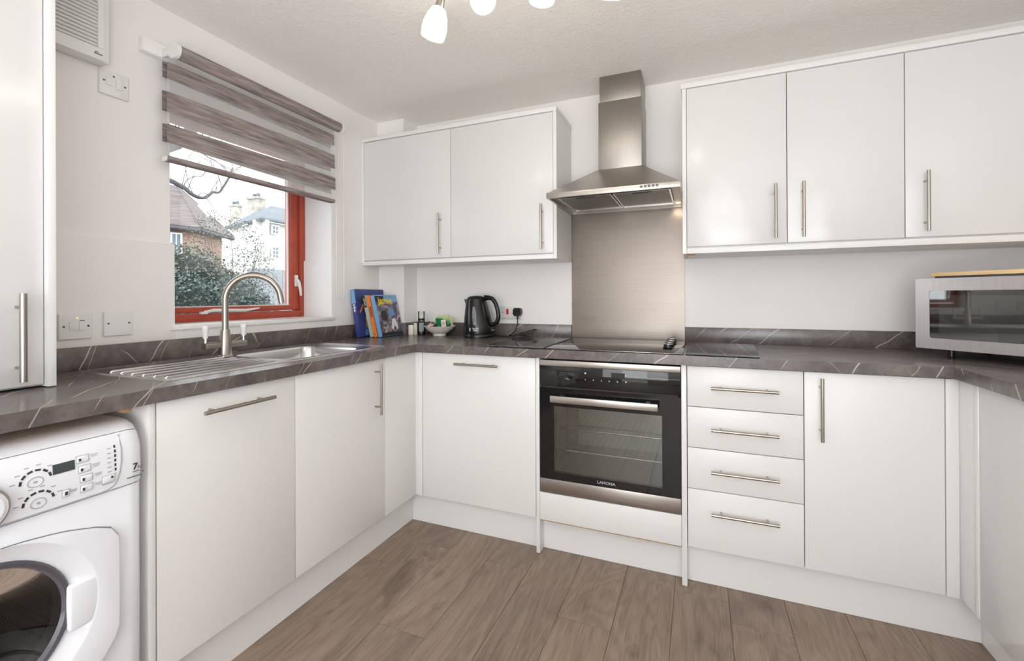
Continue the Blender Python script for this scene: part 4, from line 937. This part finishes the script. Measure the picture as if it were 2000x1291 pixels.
# ------------------------------------------------------------------ cookbooks leaning on the left wall
MAT['paper'] = plain('book_pages', (228, 222, 206), 0.8, var=0.05, nscale=90)
MAT['b_blue'] = plain('blue_book_cloth', (62, 72, 134), 0.35, var=0.15, nscale=12)
MAT['b_lblue'] = plain('light_blue_book', (122, 172, 216), 0.35, var=0.08, nscale=20)
MAT['b_pale'] = plain('pale_sage_book', (186, 192, 176), 0.4, var=0.08, nscale=20)
MAT['b_orange'] = plain('orange_book', (240, 132, 66), 0.35, var=0.06, nscale=20)
MAT['b_black'] = plain('black_book_ink', (34, 32, 34), 0.4)
MAT['b_yellow'] = plain('yellow_ink', (244, 214, 30), 0.4)
MAT['b_skyink'] = plain('sky_ink', (104, 150, 206), 0.4)
MAT['b_orangeink'] = plain('orange_ink', (226, 120, 50), 0.4)
MAT['b_brownink'] = plain('tan_ink', (196, 152, 108), 0.4)
MAT['b_greenink'] = plain('leaf_green_ink', (52, 88, 44), 0.4)
def collage():
    n = NT('muddled_photo_cover'); v = n.tc()
    c = n.ramp(n.noise(v, 22, 5, 0.65, 1.2), [(0.30, lin((40, 36, 40))), (0.42, lin((92, 74, 66))), (0.50, lin((66, 84, 130))), (0.58, lin((176, 150, 130))), (0.70, lin((206, 196, 188)))])
    n.set(c, 0.3); return n.m
MAT['b_collage'] = collage()
def book(label, x, y, th, hgt, dep, lean, cmat, group='cookbooks leaning in the corner'):
    """local frame: spine faces -y, front cover faces +x, base corner at the origin"""
    t = thing('cookbook', label, 'book', (x, y, ZT+0.001), group, (0, -lean, 0))
    part('pages', MB().box(0.003, th-0.003, 0.004, dep-0.003, 0.003, hgt-0.003), 'paper', t, 0)
    part('cover', MB().box(0, 0.0028, 0, dep, 0, hgt).box(th-0.0028, th, 0, dep, 0, hgt).box(0.0028, th-0.0028, 0, 0.0035, 0, hgt, 0), cmat, t, 0)
    return t
t = book('large dark blue cookbook with light blue spine, leftmost against the window wall', 0.058, -0.412, 0.030, 0.283, 0.262, 0.155, 'b_blue')
part('spine_panel', MB().box(0.001, 0.029, -0.0006, -0.0001, 0.20, 0.281), 'b_lblue', t, 0)
part('spine_print', MB().box(0.008, 0.020, -0.0008, -0.0002, 0.150, 0.165).box(0.008, 0.022, -0.0008, -0.0002, 0.168, 0.182).box(0.008, 0.018, -0.0008, -0.0002, 0.186, 0.196), 'logo', t, 0)
def patch(pts, x): return MB().prism(pts, 'x', x, x+0.0005)
part('cover_picture', patch([(0.035, 0.205), (0.05, 0.235), (0.075, 0.238), (0.10, 0.225), (0.085, 0.195), (0.06, 0.190)], 0.0301), 'b_greenink', t, 0)
part('cover_picture', patch([(0.02, 0.145), (0.055, 0.198), (0.10, 0.150), (0.088, 0.146), (0.058, 0.178), (0.03, 0.140)], 0.0306), 'b_orangeink', t, 0)
part('cover_picture', patch([(0.06, 0.055), (0.066, 0.115), (0.09, 0.130), (0.12, 0.12), (0.13, 0.06), (0.10, 0.04)], 0.0302), 'b_brownink', t, 0)
part('cover_picture', patch([(0.045, 0.012), (0.055, 0.045), (0.13, 0.03), (0.14, 0.005), (0.06, 0.004)], 0.0308), 'b_skyink', t, 0)
t = book('thin cookbook with pale sage spine and black top, next to the dark blue one', 0.129, -0.374, 0.020, 0.250, 0.205, 0.245, 'b_pale')
part('spine_panel', MB().box(0.0003, 0.0197, -0.0006, -0.0001, 0.178, 0.249), 'b_black', t, 0)
part('spine_print', text_mb('LENA', 0.020, frame(Vector((0.010, -0.0009, 0.213)), (0, 0, -1), (1, 0, 0)), bold=0.0004), 'b_pale', t, 0)
t = book('thin orange cookbook with dark lettering on its spine', 0.1525, -0.366, 0.022, 0.250, 0.200, 0.245, 'b_orange')
part('lettering', text_mb('NOSH', 0.023, frame(Vector((0.011, -0.0009, 0.150)), (0, 0, -1), (1, 0, 0)), bold=0.0006), 'b_black', t, 0)
part('publisher_mark', MB().cyl((0.010, -0.0008, 0.017), (0.010, -0.0001, 0.017), 0.0035, n=12), 'b_black', t, 0)
t = book('light blue cookbook with colourful photo cover, rightmost of the leaning books', 0.1830, -0.366, 0.0275, 0.250, 0.206, 0.245, 'b_lblue')
part('cover_picture', MB().box(0.0276, 0.0281, 0.001, 0.202, 0.020, 0.205), 'b_collage', t, 0)
part('cover_picture', MB().box(0.0276, 0.0280, 0.001, 0.202, 0.001, 0.0199), 'b_black', t, 0)
part('cover_picture', MB().box(0.0276, 0.0280, 0.001, 0.08, 0.2052, 0.244), 'b_black', t, 0)
part('lettering', text_mb('jamie', 0.058, frame(Vector((0.0285, 0.088, 0.214)), (0, 1, 0), (0, 0, 1)), bold=0.0012, sx=1.05), 'b_yellow', t, 0)
part('cover_picture', patch([(0.10, 0.045), (0.12, 0.10), (0.15, 0.105), (0.165, 0.06), (0.155, 0.03), (0.135, 0.06), (0.115, 0.03)], 0.0282), 'logo', t, 0)
part('cover_picture', patch([(0.10, 0.13), (0.11, 0.165), (0.13, 0.175), (0.15, 0.16), (0.155, 0.125), (0.12, 0.115)], 0.0282), 'b_skyink', t, 0)
part('cover_picture', patch([(0.03, 0.10), (0.03, 0.15), (0.07, 0.155), (0.09, 0.12), (0.07, 0.09)], 0.0282), 'b_black', t, 0)

# ------------------------------------------------------------------ microwave with a chopping board on top
MW = thing('microwave', 'steel fronted microwave set diagonally on the worktop in the right corner', 'microwave', (2.7090, -0.2805, ZT), rot=(0, 0, -math.radians(47)))
mz0, mz1 = 0.033, 0.2985      # local heights above the worktop
part('case', MB().box(0.008, 0.462, 0.012, 0.315, mz0+0.003, mz1-0.003, 0.006), 'mwsteel', MW)
wdx0, wdx1, wdz0, wdz1 = 0.043, 0.345, mz0+0.040, mz1-0.046
dm = MB(); mw_o = [Vector((p.x, -0.018, p.y)) for p in rrect(0.185, (mz0+mz1)/2, 0.185, (mz1-mz0)/2, 0.004, 0)]
mw_i = [Vector((p.x, -0.018, p.y)) for p in rrect((wdx0+wdx1)/2, (wdz0+wdz1)/2, (wdx1-wdx0)/2, (wdz1-wdz0)/2, 0.010, 0)]
back = [Vector((p.x, 0.012, p.z)) for p in mw_o]; ib = [Vector((p.x, -0.012, p.z)) for p in mw_i]
dm.ring_loft([back, mw_o, mw_i, ib], True, False)
do = part('door', dm, 'mwsteel', MW, 25)
part('door_glass', MB().ring_loft([[Vector((p.x, -0.0125, p.z)) for p in mw_i], [Vector((p.x, -0.0160, p.z)) for p in mw_i]]), 'mwglass', do, 0)
MAT['mesh'] = plain('perforated_screen', (58, 58, 57), 0.03, var=0.1, nscale=300)
MAT['mesh'].node_tree.nodes['Principled BSDF'].inputs['IOR'].default_value = 2.2
part('inner_screen', MB().box(wdx0+0.030, wdx1-0.02, -0.0166, -0.0161, wdz0+0.022, wdz1-0.018), 'mesh', do, 0)
part('control_panel', MB().box(0.371, 0.470, -0.018, 0.0115, mz0, mz1, 0.003), 'mwsteel', MW)
part('dial', MB().cyl((0.420, -0.0185, mz0+0.09), (0.420, -0.036, mz0+0.09), 0.024, 0.022, 24), 'chrome', MW)
part('display', MB().box(0.390, 0.452, -0.0192, -0.0182, mz1-0.075, mz1-0.045), 'display', MW)
fm = MB().lathe([(0.012, 0.0), (0.010, 0.003), (0.010, mz0+0.002)], n=14).mesh('foot', 'black')
for x, y in ((0.085, 0.035), (0.40, 0.035), (0.085, 0.28), (0.40, 0.28)): link('foot', fm, MW, (x, y, 0))
cbd = thing('chopping_board', 'pale beech chopping board lying on top of the microwave', 'board', (2.7090, -0.2805, ZT+mz1), rot=(0, 0, -math.radians(47)))
part('board', MB().box(0.045, 0.42, -0.010, 0.24, 0.0075, 0.022, 0.002), 'beech', cbd)
part('grip_base', MB().box(0.055, 0.41, -0.004, 0.23, 0.0005, 0.0072, 0.001), 'rubber', cbd, label='grey rubber underside')

# ------------------------------------------------------------------ ceiling light
cl = thing('ceiling_light', 'ceiling spotlight bar with four lit frosted glass shades', 'lamp', (1.40, -1.33, ZC))
part('ceiling_rose', MB().cyl((1.40, -1.345, ZC-0.0005), (1.40, -1.345, ZC-0.03), 0.06, 0.055, 28), 'nickel', cl)
part('bar', MB().tube([(1.03, -1.330, 2.215), (1.25, -1.345, 2.222), (1.40, -1.345, 2.224), (1.55, -1.335, 2.222), (1.78, -1.300, 2.215)], 0.009, 12).cyl((1.40, -1.345, 2.224), (1.40, -1.345, ZC-0.03), 0.010, n=12), 'nickel_x', cl)
LAMPS = [((1.118, -1.212, 2.128), (1.088, -1.208, 2.035)), ((1.270, -1.170, 2.160), (1.292, -1.245, 2.082)), ((1.480, -1.190, 2.172), (1.470, -1.184, 2.083)), ((1.690, -1.150, 2.165), (1.668, -1.112, 2.080))]
for i, (n_, m_) in enumerate(LAMPS):
    n_, m_ = Vector(n_), Vector(m_); ax = (m_-n_).normalized(); L = 0.098
    a = ax.orthogonal().normalized(); b = ax.cross(a)
    prof = [(0.016, 0.0), (0.024, 0.006), (0.034, 0.028), (0.0405, 0.055), (0.0415, 0.075), (0.038, 0.096), (0.032, 0.0975), (0.012, 0.090)]
    rings = [[n_ + ax*z + a*math.cos(2*PI*k/24)*r + b*math.sin(2*PI*k/24)*r for k in range(24)] for r, z in prof]
    sh_ = part('shade', MB().ring_loft(rings), 'shade', cl, 50)
    bx_ = 1.03+0.235*i + (0.03 if i else 0.0)
    part('arm', MB().tube([(n_.x+0.02 if i == 0 else bx_, -1.335, 2.215), n_ - ax*0.05 + Vector((0, -0.01, 0)), n_ - ax*0.002], [0.006, 0.007, 0.014], 10).cyl(n_-ax*0.03, n_-ax*0.0005, 0.013, 0.016, 14), 'nickel', cl, 40)
    l = bpy.data.lights.new('bulb', 'SPOT'); l.energy = 2; l.color = (1.0, 0.86, 0.70); l.shadow_soft_size = 0.03; l.spot_size = 2.6; l.spot_blend = 1.0
    o = bpy.data.objects.new('bulb', l); C.objects.link(o); p = m_ + ax*0.012; o.location = p
    o.rotation_euler = ax.to_track_quat('-Z', 'Y').to_euler()

# ------------------------------------------------------------------ outside
struct('ground', MB().box(-70, 60, -60, 70, -0.45, -0.35), 'soil')
struct('rear_bounce_slab', MB().box(-0.3, 3.6, -9, YB-0.2, -0.34, -0.12), 'bounce_pale')  # the second slab is added, unseen, to reflect skylight in through the rear opening
V3 = Vector
def offs(p, d): return V3(p)+V3(d)
h1 = thing('brick_house', 'red brick house with brown tiled hip roof seen through the window on the left', 'house', (-17.5, 9.2, -0.35))
K, Lp, Rp, T = V3((-16.376, 9.401, 3.921)), V3((-16.552, 8.354, 3.924)), V3((-17.757, 11.752, 3.93)), V3((-18.958, 10.063, 5.99))
dl_ = (Lp-K).normalized(); L2 = K+dl_*7; dr_ = (Rp-K).normalized(); T2 = T+dl_*5.5
def slabf(pts, th):
    pts = [V3(p) for p in pts]; n = (pts[1]-pts[0]).cross(pts[2]-pts[0]).normalized()
    if n.z < 0: n = -n
    return MB().ring_loft([[p for p in pts], [p+n*th for p in pts]])
part('front_roof', slabf([L2, K, T, T2], 0.06), 'rooftile', h1, 0)
part('side_roof', slabf([K, Rp, T], 0.06), 'rooftile', h1, 0)
part('hip_tiles', MB().tube([K, T], 0.10, 6).tube([Rp, T], 0.09, 6), 'rooftile', h1)
nf = V3((dl_.y, -dl_.x, 0)); nf = nf if nf.dot(V3((18, -12, 0))) > 0 else -nf
nr = V3((dr_.y, -dr_.x, 0)); nr = nr if nr.dot(V3((18, -12, 0))) > 0 else -nr
def wallf(a, b, n, inset, z0, z1, th=0.25):
    a, b = V3(a)-n*inset, V3(b)-n*inset
    return MB().ring_loft([[V3((a.x, a.y, z0)), V3((b.x, b.y, z0)), V3((b.x, b.y, z1)), V3((a.x, a.y, z1))], [V3((a.x, a.y, z0))-n*th, V3((b.x, b.y, z0))-n*th, V3((b.x, b.y, z1))-n*th, V3((a.x, a.y, z1))-n*th]])
part('front_wall', wallf(L2, K, nf, 0.3, -0.35, 3.92), 'brick', h1, 0)
part('side_wall', wallf(K+dr_*0.1, K+dr_*2.35, nr, 0.3, -0.35, 3.92), 'brick', h1, 0)
part('eaves', MB().tube([L2+V3((0, 0, -0.06)), K+V3((0, 0, -0.06))], 0.09, 6).tube([K+V3((0, 0, -0.06)), Rp+V3((0, 0, -0.06))], 0.09, 6), 'bark', h1)
def window_far(par, a, b, n, z0, z1, proud, bars=(1, 1), fr=0.07):
    a, b = V3(a), V3(b); d = (b-a).normalized(); w = (b-a).length; rot = Matrix((d, n, V3((0, 0, 1)))).transposed(); c = (a+b)/2+n*proud
    zc2 = (z0+z1)/2; fm_ = MB()
    for s in (-1, 1):
        fm_.rbox(V3((c.x, c.y, zc2))+d*s*(w/2-fr/2), (fr, 0.08, z1-z0), rot); fm_.rbox(V3((c.x, c.y, zc2+s*((z1-z0)/2-fr/2))), (w-2*fr, 0.08, fr), rot)
    for i in range(bars[0]): fm_.rbox(V3((c.x, c.y, zc2))+d*(w*((i+1)/(bars[0]+1)-0.5)), (fr*0.5, 0.06, z1-z0-2*fr), rot)
    for i in range(bars[1]): fm_.rbox(V3((c.x, c.y, z0+(z1-z0)*(i+1)/(bars[1]+1))), (w-2*fr, 0.06, fr*0.5), rot)
    f_ = part('window', fm_, 'whitepaint', par, 0)
    part('glass', MB().rbox(V3((c.x, c.y, zc2))-n*0.02, (w-fr, 0.03, z1-z0-fr), rot), 'winblue', f_, 0)
window_far(h1, K+dl_*0.95, K+dl_*0.55, nf, 2.85, 3.70, -0.26, (1, 0), 0.06)
sa, sb = V3((-17.42, 9.96, 5.02)), V3((-17.03, 10.12, 4.55))
rn = (K-T).cross(Rp-T).normalized(); rn = rn if rn.z > 0 else -rn
part('skylight', MB().tube([sa+rn*0.05, sb+rn*0.05], 0.05, 4), 'whitepaint', h1)

h2 = thing('white_house', 'white rendered house with slate roof and two chimneys beyond the hedge', 'house', (-29, 22, -0.35))
A2, K2, B2 = V3((-33.341, 22.408, 6.82)), V3((-26.715, 20.275, 6.82)), V3((-26.895, 22.905, 6.82)); B3 = K2+(B2-K2)*3
T1, T2b, U2, S2 = V3((-27.646, 21.187, 7.699)), V3((-28.589, 22.745, 8.288)), V3((-28.977, 24.748, 8.40)), V3((-30.625, 22.446, 7.754))
part('left_roof', MB().face([A2, K2, T1, S2]), 'slate', h2, 0)
part('right_roof', MB().face([K2, B3, U2+(U2-T2b)*2, U2, T2b, T1]), 'slate', h2, 0)
part('eaves', MB().tube([A2, K2, B3], 0.16, 6), 'slate', h2)
da, db = (A2-K2).normalized(), (B3-K2).normalized()
na = V3((da.y, -da.x, 0)); na = na if na.dot(V3((30, -22, 0))) > 0 else -na
nb = V3((db.y, -db.x, 0)); nb = nb if nb.dot(V3((30, -22, 0))) > 0 else -nb
part('left_wall', wallf(A2, K2-na*0.0, na, 0.35, -0.35, 6.75), 'render', h2, 0)
part('right_wall', wallf(K2+da*0.3, B3, nb, 0.3, -0.35, 6.75), 'render', h2, 0)
for (c0, s) in (((-33.0, 23.05, 6.9), 0.42), ((-29.2, 21.95, 7.1), 0.55)):
    top = 8.95 if s < 0.5 else 9.0
    ck = part('chimney', MB().box(c0[0]-s, c0[0]+s, c0[1]-s*0.6, c0[1]+s*0.6, c0[2]-0.4, top-0.35).box(c0[0]-s*1.15, c0[0]+s*1.15, c0[1]-s*0.75, c0[1]+s*0.75, top-0.35, top-0.2), 'chimneystone', h2, 0)
    part('chimney_pot', MB().cyl((c0[0]-0.2, c0[1], top-0.2), (c0[0]-0.2, c0[1], top+0.1), 0.14, n=10).cyl((c0[0]+0.2, c0[1], top-0.2), (c0[0]+0.2, c0[1], top+0.1), 0.14, n=10), 'slate', ck)
wk = lambda s: K2+db*s
window_far(h2, wk(1.22), wk(1.90), nb, 5.85, 6.55, -0.26, (1, 1), 0.09)
window_far(h2, wk(1.22), wk(1.90), nb, 4.05, 4.98, -0.26, (1, 2), 0.09)

fn = thing('garden_fence', 'weathered grey board fence at the garden end right of the hedge', 'fence', (-8.2, 6.6, -0.35))
fb = MB().box(-0.012, 0.012, -0.068, 0.068, 0, 2.25).mesh('board', 'fence', smooth=0)
for i in range(18): link('board', fb, fn, (-8.3+0.006*((i*7) % 3), 5.35+0.14*i, -0.35))
part('rail', MB().box(-8.36, -8.318, 5.25, 7.9, 0.2, 0.28).box(-8.36, -8.318, 5.25, 7.9, 1.4, 1.48), 'fence', fn, 0)

def leaves(name, boxes, n, size, mat, label, cat, core, loc, seed):
    """leafy mass: real leaf blades scattered near the surface of rounded clumps round a dark core"""
    random.seed(seed); t = thing(name, label, cat, loc); vs, fs = [], []
    tot = sum(b[6] for b in boxes)
    for cx, cy, cz, rx_, ry_, rz_, w in boxes:
        for _ in range(int(n*w/tot)):
            d = V3((random.gauss(0, 1), random.gauss(0, 1), random.gauss(0, 1))).normalized(); r = random.uniform(0.72, 1.04)
            p = V3((cx+d.x*rx_*r, cy+d.y*ry_*r, cz+d.z*rz_*r))
            u = V3((random.gauss(0, 1), random.gauss(0, 1), random.gauss(0, 1))).normalized(); v = u.orthogonal().normalized(); s = size*random.uniform(0.6, 1.3)
            k = len(vs); vs += [p-u*s, p+v*s*0.55+u*s*0.1, p+u*s, p-v*s*0.55+u*s*0.1]; fs += [(k, k+1, k+2), (k, k+2, k+3)]
    me = bpy.data.meshes.new('foliage'); me.from_pydata([tuple(v-V3(loc)) for v in vs], [], fs); me.materials.append(MAT[mat])
    o = bpy.data.objects.new('foliage', me); C.objects.link(o); o.parent = t; o['kind'] = 'stuff'
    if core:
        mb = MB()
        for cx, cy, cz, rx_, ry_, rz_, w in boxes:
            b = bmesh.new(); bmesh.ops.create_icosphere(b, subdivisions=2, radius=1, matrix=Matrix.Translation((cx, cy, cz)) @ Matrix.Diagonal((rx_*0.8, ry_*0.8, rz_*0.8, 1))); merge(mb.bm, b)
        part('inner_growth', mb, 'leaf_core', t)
    return t
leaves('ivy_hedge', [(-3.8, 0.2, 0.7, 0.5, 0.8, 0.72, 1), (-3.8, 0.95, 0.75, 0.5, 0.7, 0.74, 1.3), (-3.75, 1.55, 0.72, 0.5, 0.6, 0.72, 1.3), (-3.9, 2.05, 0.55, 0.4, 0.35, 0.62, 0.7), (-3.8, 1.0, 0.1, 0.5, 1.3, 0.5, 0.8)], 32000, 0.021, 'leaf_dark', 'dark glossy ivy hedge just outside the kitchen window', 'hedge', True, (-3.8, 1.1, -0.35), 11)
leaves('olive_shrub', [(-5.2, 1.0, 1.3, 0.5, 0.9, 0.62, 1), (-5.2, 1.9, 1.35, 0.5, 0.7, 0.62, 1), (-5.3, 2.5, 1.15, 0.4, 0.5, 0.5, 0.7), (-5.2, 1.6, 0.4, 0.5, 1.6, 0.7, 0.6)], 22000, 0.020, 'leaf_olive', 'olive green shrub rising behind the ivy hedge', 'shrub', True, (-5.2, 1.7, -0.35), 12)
sh_ = leaves('sparse_tree', [(-7.0, 3.80, 2.0, 0.6, 0.80, 0.95, 1), (-7.0, 4.4, 1.6, 0.5, 0.5, 0.7, 0.5)], 3200, 0.020, 'leaf_olive', 'thin small-leaved young tree in front of the white house', 'tree', False, (-7.0, 3.9, -0.35), 13)
random.seed(5); mb = MB()
for i in range(26):
    b0 = V3((-7.0, 3.9+random.uniform(-0.1, 0.1), 0.3)); d = V3((random.uniform(-0.4, 0.4), random.uniform(-0.75, 0.8), random.uniform(1.3, 2.2)))
    mb.tube([b0, b0+d*0.5+V3((0, random.uniform(-0.1, 0.1), 0)), b0+d], [0.014, 0.009, 0.003], 4)
mb.tube([(-7.0, 3.9, -0.35), (-7.0, 3.9, 0.4)], 0.035, 6)
part('stem', mb, 'bark', sh_)

bt_ = thing('bare_tree', 'large bare winter tree with a curling branch seen above the roofs', 'tree', (-6.0, 1.75, -0.35))
trunk = MB().tube([(-6.0, 1.70, -0.35), (-6.0, 1.72, 1.5), (-6.02, 1.80, 2.8), (-6.0, 1.95, 3.6), (-6.0, 2.1, 4.6)], [0.20, 0.17, 0.15, 0.13, 0.10], 10)
trunk.tube([(-6.0, 1.98, 3.55), (-6.0, 2.25, 3.72), (-5.98, 2.45, 3.95), (-5.95, 2.6, 4.6)], [0.12, 0.11, 0.10, 0.07], 8)
part('trunk', trunk, 'bark', bt_)
main = smooth_path([(-6.0, 1.82, 3.10), (-6.0, 2.144, 3.075), (-6.0, 2.292, 3.03), (-6.0, 2.38, 3.00), (-6.0, 2.47, 2.935), (-6.0, 2.581, 2.895), (-6.0, 2.68, 2.895), (-6.0, 2.76, 2.945), (-6.0, 2.85, 3.03), (-6.0, 2.96, 3.05), (-6.0, 3.06, 3.20), (-6.0, 3.148, 3.36), (-6.0, 3.22, 3.56)], 4)
branch = MB().tube(main, [0.044-0.030*i/len(main) for i in range(len(main))], 7)
branch.tube(smooth_path([(-6.0, 2.36, 3.00), (-6.0, 2.40, 3.12), (-6.0, 2.52, 3.22), (-6.0, 2.66, 3.27), (-6.0, 2.74, 3.40)], 4), 0.008, 5)
branch.tube(smooth_path([(-6.0, 2.60, 2.90), (-6.0, 2.64, 2.97), (-6.0, 2.74, 2.98), (-6.0, 2.79, 2.93)], 4), 0.008, 5)
random.seed(9)
def twig(p, d, L, r, dep):
    pts_ = [p]; q = V3(p); dd = V3(d)
    for i in range(4):
        dd = (dd+V3((random.uniform(-.15, .15), random.uniform(-.35, .35), random.uniform(-.35, .35)))).normalized(); q = q+dd*L/4; pts_.append(q.copy())
    branch.tube(pts_, [r, r*0.8, r*0.65, r*0.5, r*0.3], 4)
    if dep > 0:
        for k in (2, 3, 4): twig(pts_[k], dd+V3((0, random.uniform(-0.9, 0.9), random.uniform(-0.7, 0.9))), L*0.6, r*0.55, dep-1)
for k in range(6, len(main), 4): twig(main[k], V3((random.uniform(-.2, .2), random.uniform(-0.3, 0.9), random.uniform(-0.2, 1.0))), 0.5, 0.008, 2)
for k in range(7): twig(V3((-6.0, 2.0+0.1*k, 3.6+0.05*k)), V3((random.uniform(-.2, .2), random.uniform(0.2, 1.0), random.uniform(0.1, 1.0))), 0.9, 0.012, 2)
part('branches', branch, 'bark', bt_)
